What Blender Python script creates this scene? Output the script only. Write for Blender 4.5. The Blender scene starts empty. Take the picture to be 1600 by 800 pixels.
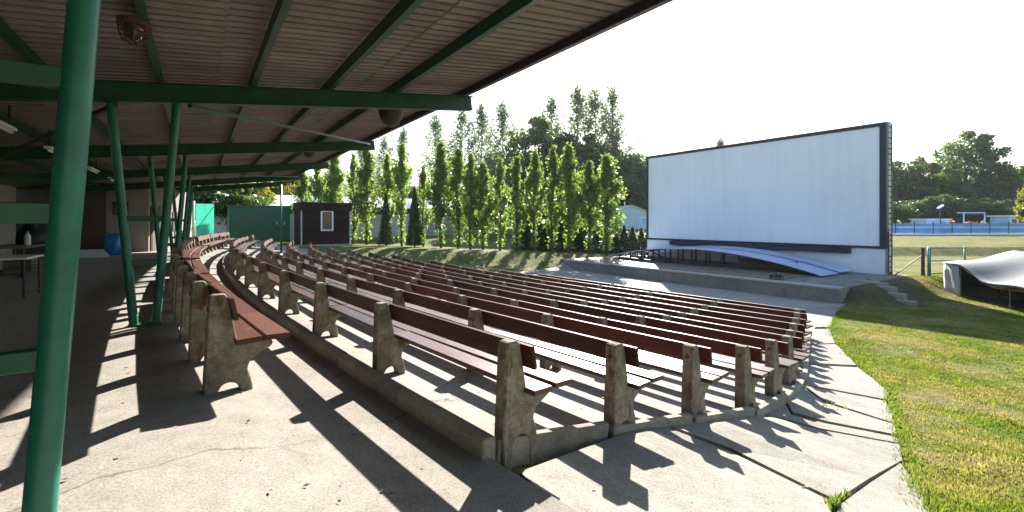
import bpy, bmesh, math, random
import numpy as np
from mathutils import Vector, Matrix

random.seed(7)
rng = np.random.default_rng(7)
SC = bpy.context.scene
C = SC.collection
rad = math.radians

# ---------------------------------------------------------------- camera, sky, sun, exposure
cam_d = bpy.data.cameras.new('camera')
cam = bpy.data.objects.new('camera', cam_d)
C.objects.link(cam)
cam.location = (0, 0, 0)
cam.rotation_euler = (rad(90), 0, 0)
cam_d.sensor_width = 36.0
cam_d.lens = 36.0 * 720 / 1600
cam_d.shift_y = -54.0 / 1600
cam_d.clip_start = 0.05
cam_d.clip_end = 3000
SC.camera = cam

SUN_EL, SUN_AZ = 27.0, 12.5          # azimuth: degrees to the right of straight ahead
W = bpy.data.worlds.new('World')
SC.world = W
W.use_nodes = True
wn = W.node_tree
bg = wn.nodes['Background']
sky = wn.nodes.new('ShaderNodeTexSky')
sky.sky_type = 'NISHITA'
sky.sun_disc = False
sky.sun_elevation = rad(SUN_EL)
sky.sun_rotation = rad(SUN_AZ)
sky.air_density = 1.3
sky.dust_density = 0.7
sky.ozone_density = 1.8
wn.links.new(sky.outputs['Color'], bg.inputs['Color'])
bg.inputs['Strength'].default_value = 0.075
sl = bpy.data.lights.new('sun', 'SUN')
sl.energy = 5.0
sl.angle = rad(0.5)
sl.color = (1.0, 0.95, 0.86)
so = bpy.data.objects.new('sun', sl)
C.objects.link(so)
sd = Vector((math.sin(rad(SUN_AZ)) * math.cos(rad(SUN_EL)), math.cos(rad(SUN_AZ)) * math.cos(rad(SUN_EL)), math.sin(rad(SUN_EL))))
so.rotation_euler = sd.to_track_quat('Z', 'Y').to_euler()
so.location = (0, 0, 30)
SC.view_settings.view_transform = 'Standard'
SC.view_settings.look = 'None'
SC.view_settings.exposure = 1.9
SC.view_settings.gamma = 1.0
SC.render.engine = 'CYCLES'
SC.cycles.max_bounces = 7
SC.cycles.transparent_max_bounces = 8

# ---------------------------------------------------------------- site frame
# s: towards the screen (along the fall of the floor), t: along the benches, away from the camera
NS = (0.827, 0.563)
ANG = math.atan2(NS[1], NS[0])
NS = (math.cos(ANG), math.sin(ANG))
G = 1.15                               # metres per unit on the canopy terrace (bays of 6 units)
def xy(s, t): return (s * NS[0] - t * NS[1], s * NS[1] + t * NS[0])
def xg(s, t): return xy(s * G, t * G)
def st(x, y): return (x * NS[0] + y * NS[1], -x * NS[1] + y * NS[0])
TC = 18.8
def curv(t):
    d = np.clip(np.asarray(t, float) - TC, -26, 24)
    return np.where(d < 0, d * d / 250.0, d * d / 160.0)
UT = [-60, -1.3, -0.6, 0.2, 0.74, 0.88, 1.05, 2.32, 3.6, 4.9, 6.13, 7.4, 8.67, 9.94, 11.2, 12.5, 13.75, 24, 28, 90]
ZT = [-1.60, -1.62, -1.655, -1.745, -1.80, -1.735, -1.767, -1.987, -2.206, -2.43, -2.58, -2.765, -2.93, -3.04, -3.15, -3.24, -3.36, -3.85, -3.85, -3.85]
U_END = [(0.8, 3.05), (4.9, 3.05), (6.13, 3.3), (7.4, 3.65), (8.67, 4.1), (9.94, 4.6), (11.2, 5.1), (12.5, 5.6), (13.75, 6.1), (15, 6.6), (24.6, 9.0)]
def sm(v):
    v = np.clip(v, 0, 1)
    return v * v * (3 - 2 * v)
def zg(x, y):
    x = np.asarray(x, float); y = np.asarray(y, float)
    s = x * NS[0] + y * NS[1]; t = -x * NS[1] + y * NS[0]
    u = s - curv(t)
    z = np.interp(u, UT, ZT)
    ts = np.interp(u, [a for a, b in U_END], [b for a, b in U_END])
    z = z - 0.085 * sm((ts - t) / 0.25) * sm((u - 0.8) / 0.1) * (1 - sm((u - 11) / 6))
    zl = np.interp(s, [-10, 4, 9, 14, 21, 31, 45], [-1.5, -1.67, -2.1, -2.3, -2.6, -3.05, -3.1])
    w = sm((t - (38 - 0.6 * np.maximum(s - 6, 0))) / 6)
    z = z + (zl - z) * w
    m = sm((s - 31) / 4)
    z = z + (-3.2 - z) * m
    wb = sm((t - 7.1) / 1.9) * sm((s - 24.85) / 1.3) * sm((30.5 - t) / 2)
    z = z + (-3.14 - z) * wb
    zf = np.interp(y, [38, 41, 42.8, 55, 80, 120, 900], [-3.15, -3.1, -2.35, -1.85, -1.33, -1.2, -1.2])
    y0 = 48 - 10 * sm((x - 12) / 6)
    wf = sm((y - y0) / 4)
    return z + (zf - z) * wf
def gz(x, y): return float(zg(x, y))
def at(px, py):
    a = (px - 800) / 720.0; b = (346 - py) / 720.0
    lo = 0.3; Y = lo
    while Y < 300:
        if b * Y < gz(a * Y, Y):
            hi = Y
            for _ in range(25):
                mid = (lo + hi) / 2
                if b * mid < gz(a * mid, mid): hi = mid
                else: lo = mid
            return (a * hi, hi)
        lo = Y; Y = Y * 1.01 + 0.02
    return (a * 300, 300)

# ---------------------------------------------------------------- materials
def newmat(name):
    m = bpy.data.materials.new(name); m.use_nodes = True
    nt = m.node_tree
    return m, nt, nt.nodes['Principled BSDF']
def N(nt, typ, **kw):
    n = nt.nodes.new(typ)
    for k, v in kw.items():
        if k in n.inputs.keys(): n.inputs[k].default_value = v
        else: setattr(n, k, v)
    return n
def coords(nt, which='Object'):
    return nt.nodes.new('ShaderNodeTexCoord').outputs[which]
def noise(nt, co, scale, detail=4, rough=0.6, dist=0.0):
    n = N(nt, 'ShaderNodeTexNoise', Scale=scale, Detail=detail, Roughness=rough, Distortion=dist)
    nt.links.new(co, n.inputs['Vector'])
    return n.outputs['Fac']
def ramp(nt, fac, stops):
    r = nt.nodes.new('ShaderNodeValToRGB')
    el = r.color_ramp.elements
    while len(el) > len(stops): el.remove(el[-1])
    while len(el) < len(stops): el.new(0.5)
    for e, (p, c) in zip(el, stops):
        e.position = p; e.color = tuple(c) + (1,) if len(c) == 3 else c
    nt.links.new(fac, r.inputs['Fac'])
    return r.outputs['Color']
def mix(nt, fac, a, b, mode='MIX'):
    m = nt.nodes.new('ShaderNodeMix'); m.data_type = 'RGBA'; m.blend_type = mode
    for v, i in ((fac, 0), (a, 6), (b, 7)):
        if hasattr(v, 'is_linked') or hasattr(v, 'links'): nt.links.new(v, m.inputs[i])
        elif isinstance(v, (int, float)): m.inputs[i].default_value = v
        else: m.inputs[i].default_value = tuple(v) + (1,)
    return m.outputs[2]
def bump(nt, bsdf, h, strength=0.3, dist=0.01):
    b = N(nt, 'ShaderNodeBump', Strength=strength, Distance=dist)
    nt.links.new(h, b.inputs['Height']); nt.links.new(b.outputs['Normal'], bsdf.inputs['Normal'])
def scaled(nt, co, sc):
    m = nt.nodes.new('ShaderNodeMapping'); m.inputs['Scale'].default_value = sc
    nt.links.new(co, m.inputs['Vector']); return m.outputs['Vector']
def objrand(nt): return nt.nodes.new('ShaderNodeObjectInfo').outputs['Random']
def offset_by_random(nt, co):
    v = nt.nodes.new('ShaderNodeVectorMath'); v.operation = 'MULTIPLY_ADD'
    cmb = nt.nodes.new('ShaderNodeCombineXYZ')
    r = objrand(nt)
    for i in range(3): nt.links.new(r, cmb.inputs[i])
    nt.links.new(cmb.outputs[0], v.inputs[0]); v.inputs[1].default_value = (37, 53, 29)
    nt.links.new(co, v.inputs[2]); return v.outputs[0]

def painted(name, col, rough=0.45, var=0.25, scale=6.0, metal=0.0, chips=None, spec=0.5):
    m, nt, b = newmat(name)
    co = offset_by_random(nt, coords(nt))
    f = noise(nt, co, scale, 6, 0.65)
    lo = [c * (1 - var) for c in col]; hi = [min(1, c * (1 + var)) for c in col]
    c = ramp(nt, f, [(0.3, lo), (0.7, hi)])
    if chips:
        g = noise(nt, co, scale * 5, 5, 0.7)
        g2 = ramp(nt, g, [(0.70, (0, 0, 0)), (0.74, (0.8,) * 3)])
        c = mix(nt, g2, c, chips)
    nt.links.new(c, b.inputs['Base Color'])
    b.inputs['Roughness'].default_value = rough; b.inputs['Metallic'].default_value = metal
    b.inputs['Specular IOR Level'].default_value = spec
    bump(nt, b, noise(nt, co, scale * 8, 3), 0.12, 0.004)
    return m

def concrete(name, col, stain=0.5, fine=140, mid=9, big=0.5, which='Object', speck=0.35, rough=0.9, rnd=False, cracks=0):
    m, nt, b = newmat(name)
    co = coords(nt, which)
    if rnd: co = offset_by_random(nt, co)
    f1 = noise(nt, co, big, 6, 0.6, 0.4)
    f2 = noise(nt, co, mid, 6, 0.7)
    f3 = noise(nt, co, fine, 2, 0.5)
    c = ramp(nt, f1, [(0.30, [v * (1 - stain * 0.45) for v in col]), (0.5, col), (0.72, [min(1, v * (1 + stain * 0.22)) for v in col])])
    k2 = ramp(nt, f2, [(0.3, (1 - stain * 0.45,) * 3), (0.62, (1.0,) * 3)])
    c = mix(nt, 1.0, c, k2, 'MULTIPLY')
    k3 = ramp(nt, f3, [(0.32, (1 - speck,) * 3), (0.5, (1.0,) * 3), (0.7, (1 + speck * 0.5,) * 3)])
    c = mix(nt, 1.0, c, k3, 'MULTIPLY')
    if cracks:                              # hairline cracks and old water stains
        dn = nt.nodes.new('ShaderNodeTexNoise'); dn.inputs['Scale'].default_value = 1.6; dn.inputs['Detail'].default_value = 6
        nt.links.new(co, dn.inputs['Vector'])
        va = nt.nodes.new('ShaderNodeVectorMath'); va.operation = 'MULTIPLY_ADD'; va.inputs[1].default_value = (0.9, 0.9, 0)
        nt.links.new(dn.outputs['Color'], va.inputs[0]); nt.links.new(co, va.inputs[2])
        vo = nt.nodes.new('ShaderNodeTexVoronoi'); vo.feature = 'DISTANCE_TO_EDGE'; vo.inputs['Scale'].default_value = cracks
        nt.links.new(va.outputs[0], vo.inputs['Vector'])
        k4 = ramp(nt, vo.outputs['Distance'], [(0.0, (0.4,) * 3), (0.0016, (0.65,) * 3), (0.003, (1,) * 3)])
        gate = ramp(nt, noise(nt, co, 0.45, 2), [(0.48, (0, 0, 0)), (0.56, (1, 1, 1))])
        c = mix(nt, gate, c, mix(nt, 1.0, c, k4, 'MULTIPLY'))
        f5 = noise(nt, scaled(nt, co, (1, 1, 1)), 1.7, 7, 0.75, 1.2)
        c = mix(nt, 1.0, c, ramp(nt, f5, [(0.28, (0.72, 0.70, 0.66)), (0.42, (1,) * 3)]), 'MULTIPLY')
        f6 = noise(nt, co, 17, 1, 0.4)
        c = mix(nt, 1.0, c, ramp(nt, f6, [(0.16, (0.35,) * 3), (0.21, (1,) * 3)]), 'MULTIPLY')
    nt.links.new(c, b.inputs['Base Color']); b.inputs['Roughness'].default_value = rough
    b.inputs['Specular IOR Level'].default_value = 0.25
    bump(nt, b, f3, 0.35, 0.004)
    return m

M = {}
M['floor'] = concrete('floor_concrete', (0.315, 0.285, 0.25), 0.5, 75, 5, 0.35, speck=0.33, cracks=0.2)
M['path'] = concrete('path_concrete', (0.275, 0.252, 0.218), 0.65, 75, 6, 0.5, speck=0.42, rnd=True, cracks=0.6)
M['kerb'] = concrete('kerb_concrete', (0.33, 0.29, 0.23), 0.7, 90, 7, 1.2, rnd=True)
M['stagewall'] = concrete('stage_wall_concrete', (0.24, 0.23, 0.21), 0.7, 60, 3, 0.4)
M['coping'] = concrete('coping_concrete', (0.42, 0.41, 0.39), 0.5, 60, 4, 0.6, rnd=True)
def post_mat():
    m, nt, b = newmat('post_concrete')
    co = offset_by_random(nt, coords(nt))
    f1 = noise(nt, co, 3.2, 6, 0.65, 0.5); f2 = noise(nt, co, 14, 6, 0.7); f3 = noise(nt, co, 75, 2)
    c = ramp(nt, f1, [(0.3, (0.20, 0.16, 0.115)), (0.5, (0.32, 0.275, 0.21)), (0.68, (0.43, 0.38, 0.30))])
    c = mix(nt, 1.0, c, ramp(nt, f2, [(0.3, (0.5, 0.47, 0.42)), (0.6, (1, 1, 1))]), 'MULTIPLY')
    c = mix(nt, 1.0, c, ramp(nt, f3, [(0.3, (0.6, 0.6, 0.6)), (0.55, (1, 1, 1))]), 'MULTIPLY')
    # worn patches of old red brown paint
    f4 = noise(nt, scaled(nt, co, (1, 1, 0.45)), 5.5, 5, 0.6)
    k = ramp(nt, f4, [(0.60, (0, 0, 0)), (0.66, (0.75,) * 3)])
    c = mix(nt, k, c, (0.13, 0.045, 0.025))
    nt.links.new(c, b.inputs['Base Color']); b.inputs['Roughness'].default_value = 0.92
    b.inputs['Specular IOR Level'].default_value = 0.2
    bump(nt, b, f3, 0.7, 0.008)
    return m
M['post'] = post_mat()
def wood(name, c1, c2, rough=0.4, wear=(0.2, 0.13, 0.09), wamt=0.62, spec=0.5, axis=1):
    m, nt, b = newmat(name)
    co = offset_by_random(nt, coords(nt))
    sc = [1, 1, 1]; sc[axis] = 0.06
    g = noise(nt, scaled(nt, co, tuple(22 * v for v in sc)), 3.0, 8, 0.65, 0.6)
    c = ramp(nt, g, [(0.3, c1), (0.7, c2)])
    r = objrand(nt)
    c = mix(nt, 1.0, c, ramp(nt, r, [(0, (0.6, 0.62, 0.65)), (1, (1.35, 1.3, 1.25))]), 'MULTIPLY')
    f = noise(nt, scaled(nt, co, tuple(3 * (v if v == 1 else 0.3) for v in sc)), 3, 6, 0.7)
    k = ramp(nt, f, [(wamt, (0, 0, 0)), (wamt + 0.1, (0.8,) * 3)])
    c = mix(nt, k, c, wear)
    nt.links.new(c, b.inputs['Base Color'])
    rr = ramp(nt, g, [(0.3, (rough + 0.12,) * 3), (0.7, (rough - 0.05,) * 3)])
    nt.links.new(rr, b.inputs['Roughness'])
    b.inputs['Specular IOR Level'].default_value = spec
    bump(nt, b, g, 0.25, 0.004)
    return m
M['plank'] = wood('bench_plank_paint', (0.05, 0.012, 0.008), (0.085, 0.022, 0.014), 0.27, (0.14, 0.075, 0.05), 0.6, 0.65)
M['plank_back'] = wood('bench_back_paint', (0.055, 0.013, 0.007), (0.095, 0.024, 0.013), 0.5, (0.14, 0.075, 0.05), 0.6, 0.25)
M['plank_red'] = wood('bench_plank_red_paint', (0.065, 0.018, 0.010), (0.10, 0.029, 0.016), 0.45, (0.15, 0.085, 0.055), 0.6, 0.35)
M['stageboard'] = wood('stage_board', (0.10, 0.075, 0.055), (0.19, 0.14, 0.105), 0.6, (0.28, 0.24, 0.2), 0.6)
M['timber'] = wood('grey_timber', (0.13, 0.09, 0.06), (0.24, 0.17, 0.12), 0.75, (0.3, 0.26, 0.2), 0.6, axis=2)
M['green'] = painted('green_steel', (0.008, 0.12, 0.078), 0.38, 0.3, 4, chips=(0.05, 0.035, 0.025))
M['green_dk'] = painted('green_beam_paint', (0.008, 0.068, 0.032), 0.42, 0.35, 3, chips=(0.035, 0.025, 0.02))
M['green_shed'] = painted('green_sheet', (0.006, 0.085, 0.042), 0.5, 0.2, 2)
M['turq'] = painted('turquoise_sheet', (0.16, 0.62, 0.48), 0.5, 0.12, 2)
M['dark_steel'] = painted('dark_steel', (0.03, 0.028, 0.03), 0.5, 0.35, 6)
M['rust'] = painted('rusty_brown', (0.09, 0.05, 0.035), 0.7, 0.45, 8)
M['navy'] = painted('navy_frame', (0.012, 0.014, 0.03), 0.5, 0.3, 4)
M['bluegreen'] = painted('blue_green_tube', (0.05, 0.20, 0.22), 0.45, 0.25, 6)
M['shade_tint_sheet'] = painted('shade_tint_pale_sheet', (0.44, 0.51, 0.74), 0.35, 0.14, 1.2)  # blue of the sky-lit shade put into the pale sheet colour
M['pool_blue'] = painted('pool_blue', (0.11, 0.28, 0.66), 0.5, 0.25, 0.6)
M['pool_pale'] = painted('pool_pale_blue', (0.30, 0.50, 0.78), 0.5, 0.25, 0.6)
M['white'] = painted('white_paint', (0.78, 0.79, 0.80), 0.6, 0.05, 2)
M['offwhite'] = concrete('shade_tint_render', (0.70, 0.745, 0.81), 0.18, 70, 4, 0.7, speck=0.15)  # blue cast of the shade put into the white
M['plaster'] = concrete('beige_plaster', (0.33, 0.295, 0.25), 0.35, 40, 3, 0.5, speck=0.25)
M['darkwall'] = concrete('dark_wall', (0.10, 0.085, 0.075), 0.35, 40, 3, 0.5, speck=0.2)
M['wallgrey'] = concrete('grey_panel', (0.58, 0.59, 0.58), 0.35, 30, 2, 0.4, speck=0.15, rnd=True)
M['hutwall'] = wood('hut_cladding', (0.018, 0.007, 0.007), (0.032, 0.013, 0.012), 0.7, (0.04, 0.02, 0.017), 0.65, spec=0.15, axis=0)
M['roofwhite'] = painted('pale_roof_sheet', (0.62, 0.63, 0.62), 0.5, 0.12, 1)
M['housewall'] = painted('pale_blue_house_wall', (0.45, 0.56, 0.68), 0.7, 0.1, 1)
M['red'] = painted('red_plastic', (0.65, 0.07, 0.04), 0.4, 0.1, 2)
M['orange'] = painted('orange_plastic', (0.62, 0.24, 0.02), 0.45, 0.15, 3)
M['bag'] = painted('blue_plastic_sack', (0.06, 0.28, 0.68), 0.2, 0.3, 4)
M['bark'] = wood('bark', (0.05, 0.04, 0.03), (0.14, 0.115, 0.085), 0.9, (0.2, 0.18, 0.14), 0.64, axis=2, spec=0.1)
M['canvas'] = painted('tent_canvas', (0.145, 0.145, 0.15), 0.8, 0.15, 2.5)
M['canvas_pale'] = painted('tent_curtain', (0.40, 0.385, 0.36), 0.85, 0.15, 2.5)
M['canvas_shade'] = painted('tent_inside_shade', (0.025, 0.02, 0.018), 0.9, 0.3, 2.5)  # canvas colour darkened to carry the shade inside the tent
M['tube'] = painted('lamp_tube', (0.75, 0.75, 0.72), 0.3, 0.05, 4)
def glow_sheet():
    nt = M['turq'].node_tree; b = nt.nodes['Principled BSDF']
    tr = nt.nodes.new('ShaderNodeBsdfTranslucent'); tr.inputs['Color'].default_value = (0.25, 0.75, 0.6, 1)
    ms = nt.nodes.new('ShaderNodeMixShader'); ms.inputs[0].default_value = 0.6
    nt.links.new(b.outputs[0], ms.inputs[1]); nt.links.new(tr.outputs[0], ms.inputs[2])
    nt.links.new(ms.outputs[0], nt.nodes['Material Output'].inputs['Surface'])
glow_sheet()
def glass_mat():
    m, nt, b = newmat('window_glass')
    co = coords(nt)
    f = noise(nt, co, 4, 4, 0.6)
    nt.links.new(ramp(nt, f, [(0.35, (0.02, 0.022, 0.025)), (0.65, (0.12, 0.07, 0.05))]), b.inputs['Base Color'])
    b.inputs['Roughness'].default_value = 0.08
    return m
M['glass'] = glass_mat()
def screen_mat():
    m, nt, b = newmat('projection_screen')
    co = coords(nt)
    f = noise(nt, co, 0.25, 5, 0.5)
    c = ramp(nt, f, [(0.3, (0.70, 0.76, 0.85)), (0.7, (0.76, 0.82, 0.91))])  # sky-blue cast of the shade put into the white paint
    # weather marks near the upper corner
    g = N(nt, 'ShaderNodeTexGradient', gradient_type='SPHERICAL')
    mp = nt.nodes.new('ShaderNodeMapping'); mp.vector_type = 'TEXTURE'
    mp.inputs['Location'].default_value = (0, 2.1, 5.2); mp.inputs['Scale'].default_value = (3, 1.5, 2.2)
    nt.links.new(co, mp.inputs['Vector']); nt.links.new(mp.outputs[0], g.inputs['Vector'])
    sp = noise(nt, scaled(nt, co, (1, 1, 0.8)), 6.5, 4, 0.75)
    k = ramp(nt, sp, [(0.54, (0, 0, 0)), (0.66, (0.6,) * 3)])
    k = mix(nt, 1.0, k, ramp(nt, g.outputs['Fac'], [(0.0, (0, 0, 0)), (0.5, (1, 1, 1))]), 'MULTIPLY')
    c = mix(nt, k, c, (0.45, 0.47, 0.5))
    v = noise(nt, scaled(nt, co, (1, 1, 0.05)), 2.2, 3, 0.6)
    c = mix(nt, 1.0, c, ramp(nt, v, [(0.35, (0.95,) * 3), (0.55, (1,) * 3)]), 'MULTIPLY')
    nt.links.new(c, b.inputs['Base Color']); b.inputs['Roughness'].default_value = 0.8
    return m
M['screen'] = screen_mat()
def roof_mat():
    m, nt, b = newmat('fibre_cement_sheet')
    co = offset_by_random(nt, coords(nt))
    f = noise(nt, co, 2.2, 6, 0.7, 0.5); f2 = noise(nt, scaled(nt, co, (0.12, 3.2, 1)), 3, 5, 0.7); f3 = noise(nt, co, 45, 3)
    c = ramp(nt, f, [(0.3, (0.20, 0.178, 0.163)), (0.55, (0.265, 0.237, 0.217)), (0.75, (0.33, 0.295, 0.268))])
    c = mix(nt, 1.0, c, ramp(nt, f2, [(0.35, (0.8,) * 3), (0.6, (1.03,) * 3)]), 'MULTIPLY')
    c = mix(nt, 1.0, c, ramp(nt, objrand(nt), [(0, (0.85,) * 3), (1, (1.12,) * 3)]), 'MULTIPLY')
    nt.links.new(c, b.inputs['Base Color']); b.inputs['Roughness'].default_value = 0.8
    bump(nt, b, f3, 0.2, 0.003)
    return m
M['sheet'] = roof_mat()
def grass_cols(nt, co):
    f = noise(nt, co, 0.55, 6, 0.68, 0.6)
    f2 = noise(nt, co, 4.5, 5, 0.65)
    c = ramp(nt, f, [(0.30, (0.07, 0.12, 0.015)), (0.44, (0.135, 0.16, 0.032)), (0.55, (0.22, 0.19, 0.078)), (0.68, (0.27, 0.205, 0.115))])
    return mix(nt, 1.0, c, ramp(nt, f2, [(0.3, (0.55, 0.6, 0.5)), (0.62, (1.1, 1.1, 1.0))]), 'MULTIPLY')
def lawn_mat():
    m, nt, b = newmat('lawn')
    co = coords(nt)
    c = grass_cols(nt, co)
    f3 = noise(nt, co, 38, 4, 0.7)
    c = mix(nt, 1.0, c, ramp(nt, f3, [(0.3, (0.5,) * 3), (0.62, (1.1,) * 3)]), 'MULTIPLY')
    # bare trodden earth on the bank beside the stage
    mp = nt.nodes.new('ShaderNodeMapping'); mp.vector_type = 'TEXTURE'
    px_, py_ = xy(28.2, 8.6)
    mp.inputs['Location'].default_value = (px_, py_, -3.4); mp.inputs['Rotation'].default_value = (0, 0, ANG); mp.inputs['Scale'].default_value = (4.6, 2.3, 3)
    nt.links.new(co, mp.inputs['Vector'])
    g = N(nt, 'ShaderNodeTexGradient', gradient_type='SPHERICAL'); nt.links.new(mp.outputs[0], g.inputs['Vector'])
    ad = nt.nodes.new('ShaderNodeMath'); ad.operation = 'ADD'
    nz = nt.nodes.new('ShaderNodeMath'); nz.operation = 'MULTIPLY'; nz.inputs[1].default_value = 0.75
    nt.links.new(noise(nt, co, 1.1, 6, 0.7), nz.inputs[0])
    nt.links.new(g.outputs['Fac'], ad.inputs[0]); nt.links.new(nz.outputs[0], ad.inputs[1])
    k = ramp(nt, ad.outputs[0], [(0.60, (0, 0, 0)), (0.78, (1, 1, 1))])
    c = mix(nt, k, c, ramp(nt, noise(nt, co, 9, 6, 0.7), [(0.3, (0.055, 0.038, 0.025)), (0.7, (0.15, 0.105, 0.07))]))
    nt.links.new(c, b.inputs['Base Color']); b.inputs['Roughness'].default_value = 0.95
    b.inputs['Specular IOR Level'].default_value = 0.1
    bump(nt, b, f3, 0.8, 0.05)
    return m
M['lawn'] = lawn_mat()
def leaf_mat(name, c1, c2, trans, tw=0.45, pos=False):
    m, nt, b = newmat(name)
    if pos:
        c = grass_cols(nt, coords(nt))
        geo = nt.nodes.new('ShaderNodeNewGeometry')
        c = mix(nt, 1.0, c, ramp(nt, geo.outputs['Random Per Island'], [(0, (0.7, 0.8, 0.6)), (1, (1.35, 1.3, 1.2))]), 'MULTIPLY')
        tc = mix(nt, 1.0, c, trans, 'MULTIPLY')
    else:
        geo = nt.nodes.new('ShaderNodeNewGeometry')
        c = ramp(nt, geo.outputs['Random Per Island'], [(0, c1), (1, c2)])
        c = mix(nt, 1.0, c, ramp(nt, objrand(nt), [(0, (0.8, 0.85, 0.8)), (1, (1.2, 1.15, 1.1))]), 'MULTIPLY')
        tc = mix(nt, 1.0, c, trans, 'MULTIPLY')
    nt.links.new(c, b.inputs['Base Color']); b.inputs['Roughness'].default_value = 0.42
    b.inputs['Specular IOR Level'].default_value = 0.45
    tr = nt.nodes.new('ShaderNodeBsdfTranslucent'); nt.links.new(tc, tr.inputs['Color'])
    ms = nt.nodes.new('ShaderNodeMixShader'); ms.inputs[0].default_value = tw
    nt.links.new(b.outputs[0], ms.inputs[1]); nt.links.new(tr.outputs[0], ms.inputs[2])
    nt.links.new(ms.outputs[0], nt.nodes['Material Output'].inputs['Surface'])
    return m
M['leaf_poplar'] = leaf_mat('poplar_leaf', (0.06, 0.105, 0.02), (0.12, 0.165, 0.04), (3.1, 3.1, 2.4), 0.52)
M['leaf_tall'] = leaf_mat('tall_poplar_leaf', (0.085, 0.12, 0.075), (0.14, 0.175, 0.115), (2.4, 2.5, 2.1), 0.5)
M['leaf_tree'] = leaf_mat('broad_leaf', (0.038, 0.07, 0.022), (0.08, 0.115, 0.035), (2.2, 2.4, 1.5), 0.42)
M['leaf_yellow'] = leaf_mat('yellow_green_leaf', (0.11, 0.13, 0.02), (0.16, 0.16, 0.03), (2.4, 2.1, 1.0), 0.5)
M['leaf_dark'] = leaf_mat('conifer_leaf', (0.03, 0.06, 0.022), (0.06, 0.095, 0.035), (1.8, 2.0, 1.1), 0.35)
M['blade'] = leaf_mat('grass_blade', None, None, (1.6, 1.7, 1.2), 0.4, pos=True)
M['tuft'] = leaf_mat('weed_leaf', (0.08, 0.14, 0.02), (0.14, 0.18, 0.04), (1.8, 1.8, 1.1), 0.4)

# ---------------------------------------------------------------- mesh helpers
class MB:
    def __init__(s): s.v = []; s.f = []
    def add(s, vs, fs):
        o = len(s.v); s.v += [tuple(v) for v in vs]; s.f += [tuple(i + o for i in f) for f in fs]; return s
    def box(s, a, b):
        x0, y0, z0 = a; x1, y1, z1 = b
        return s.add([(x0, y0, z0), (x1, y0, z0), (x1, y1, z0), (x0, y1, z0), (x0, y0, z1), (x1, y0, z1), (x1, y1, z1), (x0, y1, z1)],
                     [(0, 3, 2, 1), (4, 5, 6, 7), (0, 1, 5, 4), (1, 2, 6, 5), (2, 3, 7, 6), (3, 0, 4, 7)])
    def bar(s, p, q, w, h, up=(0, 0, 1)):
        p = Vector(p); q = Vector(q); d = (q - p).normalized(); up = Vector(up)
        if abs(d.dot(up)) > 0.99: up = Vector((1, 0, 0))
        r = d.cross(up).normalized() * (w / 2); k = r.cross(d).normalized() * (h / 2)
        vs = [p - r - k, p + r - k, p + r + k, p - r + k, q - r - k, q + r - k, q + r + k, q - r + k]
        return s.add(vs, [(0, 1, 2, 3), (7, 6, 5, 4), (0, 4, 5, 1), (1, 5, 6, 2), (2, 6, 7, 3), (3, 7, 4, 0)])
    def tube(s, pts, rs, n=10, caps=True):
        pts = [Vector(p) for p in pts]; rings = []
        if not hasattr(rs, '__len__'): rs = [rs] * len(pts)
        vs = []
        for i, p in enumerate(pts):
            d = (pts[min(i + 1, len(pts) - 1)] - pts[max(i - 1, 0)]).normalized()
            ref = Vector((0, 0, 1)) if abs(d.z) < 0.9 else Vector((1, 0, 0))
            a = d.cross(ref).normalized(); b = d.cross(a)
            vs += [p + (a * math.cos(k * 2 * math.pi / n) + b * math.sin(k * 2 * math.pi / n)) * rs[i] for k in range(n)]
        fs = []
        for i in range(len(pts) - 1):
            for k in range(n):
                fs.append((i * n + k, i * n + (k + 1) % n, (i + 1) * n + (k + 1) % n, (i + 1) * n + k))
        if caps:
            fs.append(tuple(range(n - 1, -1, -1))); o = (len(pts) - 1) * n; fs.append(tuple(o + k for k in range(n)))
        return s.add(vs, fs)
    def prism(s, poly, y0, y1):            # polygon in (x, z) extruded along y
        n = len(poly)
        vs = [(x, y0, z) for x, z in poly] + [(x, y1, z) for x, z in poly]
        fs = [tuple(range(n)), tuple(range(2 * n - 1, n - 1, -1))]
        fs += [(i, i + n, (i + 1) % n + n, (i + 1) % n) for i in range(n)]
        return s.add(vs, fs)
    def lathe(s, prof, n=16, c=(0, 0, 0)):
        vs = []; fs = []
        for r, z in prof:
            vs += [(c[0] + r * math.cos(k * 2 * math.pi / n), c[1] + r * math.sin(k * 2 * math.pi / n), c[2] + z) for k in range(n)]
        for i in range(len(prof) - 1):
            for k in range(n):
                fs.append((i * n + k, i * n + (k + 1) % n, (i + 1) * n + (k + 1) % n, (i + 1) * n + k))
        return s.add(vs, fs)
    def mesh(s, name, mat, bevel=0.0, smooth=False):
        me = bpy.data.meshes.new(name)
        me.from_pydata(s.v, [], s.f)
        bm = bmesh.new(); bm.from_mesh(me)
        bmesh.ops.recalc_face_normals(bm, faces=bm.faces[:])
        if bevel > 0:
            ed = [e for e in bm.edges if len(e.link_faces) == 2 and e.calc_face_angle(0) > 0.5]
            bmesh.ops.bevel(bm, geom=ed, offset=bevel, segments=1, affect='EDGES', clamp_overlap=True)
        if smooth:
            for f in bm.faces: f.smooth = True
        bm.to_mesh(me); bm.free()
        me.materials.append(M[mat])
        return me
    def build(s, name, mat, parent=None, bevel=0.0, smooth=False, loc=None):
        return ob(name, s.mesh(name, mat, bevel, smooth), parent, loc)
def ob(name, me, parent=None, loc=None, mtx=None):
    o = bpy.data.objects.new(name, me); C.objects.link(o)
    if parent is not None: o.parent = parent
    if loc is not None: o.location = loc
    if mtx is not None: o.matrix_local = mtx
    return o
def tag(o, label, cat, group=None):
    o['label'] = label; o['category'] = cat
    if group: o['group'] = group
    return o
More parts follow.
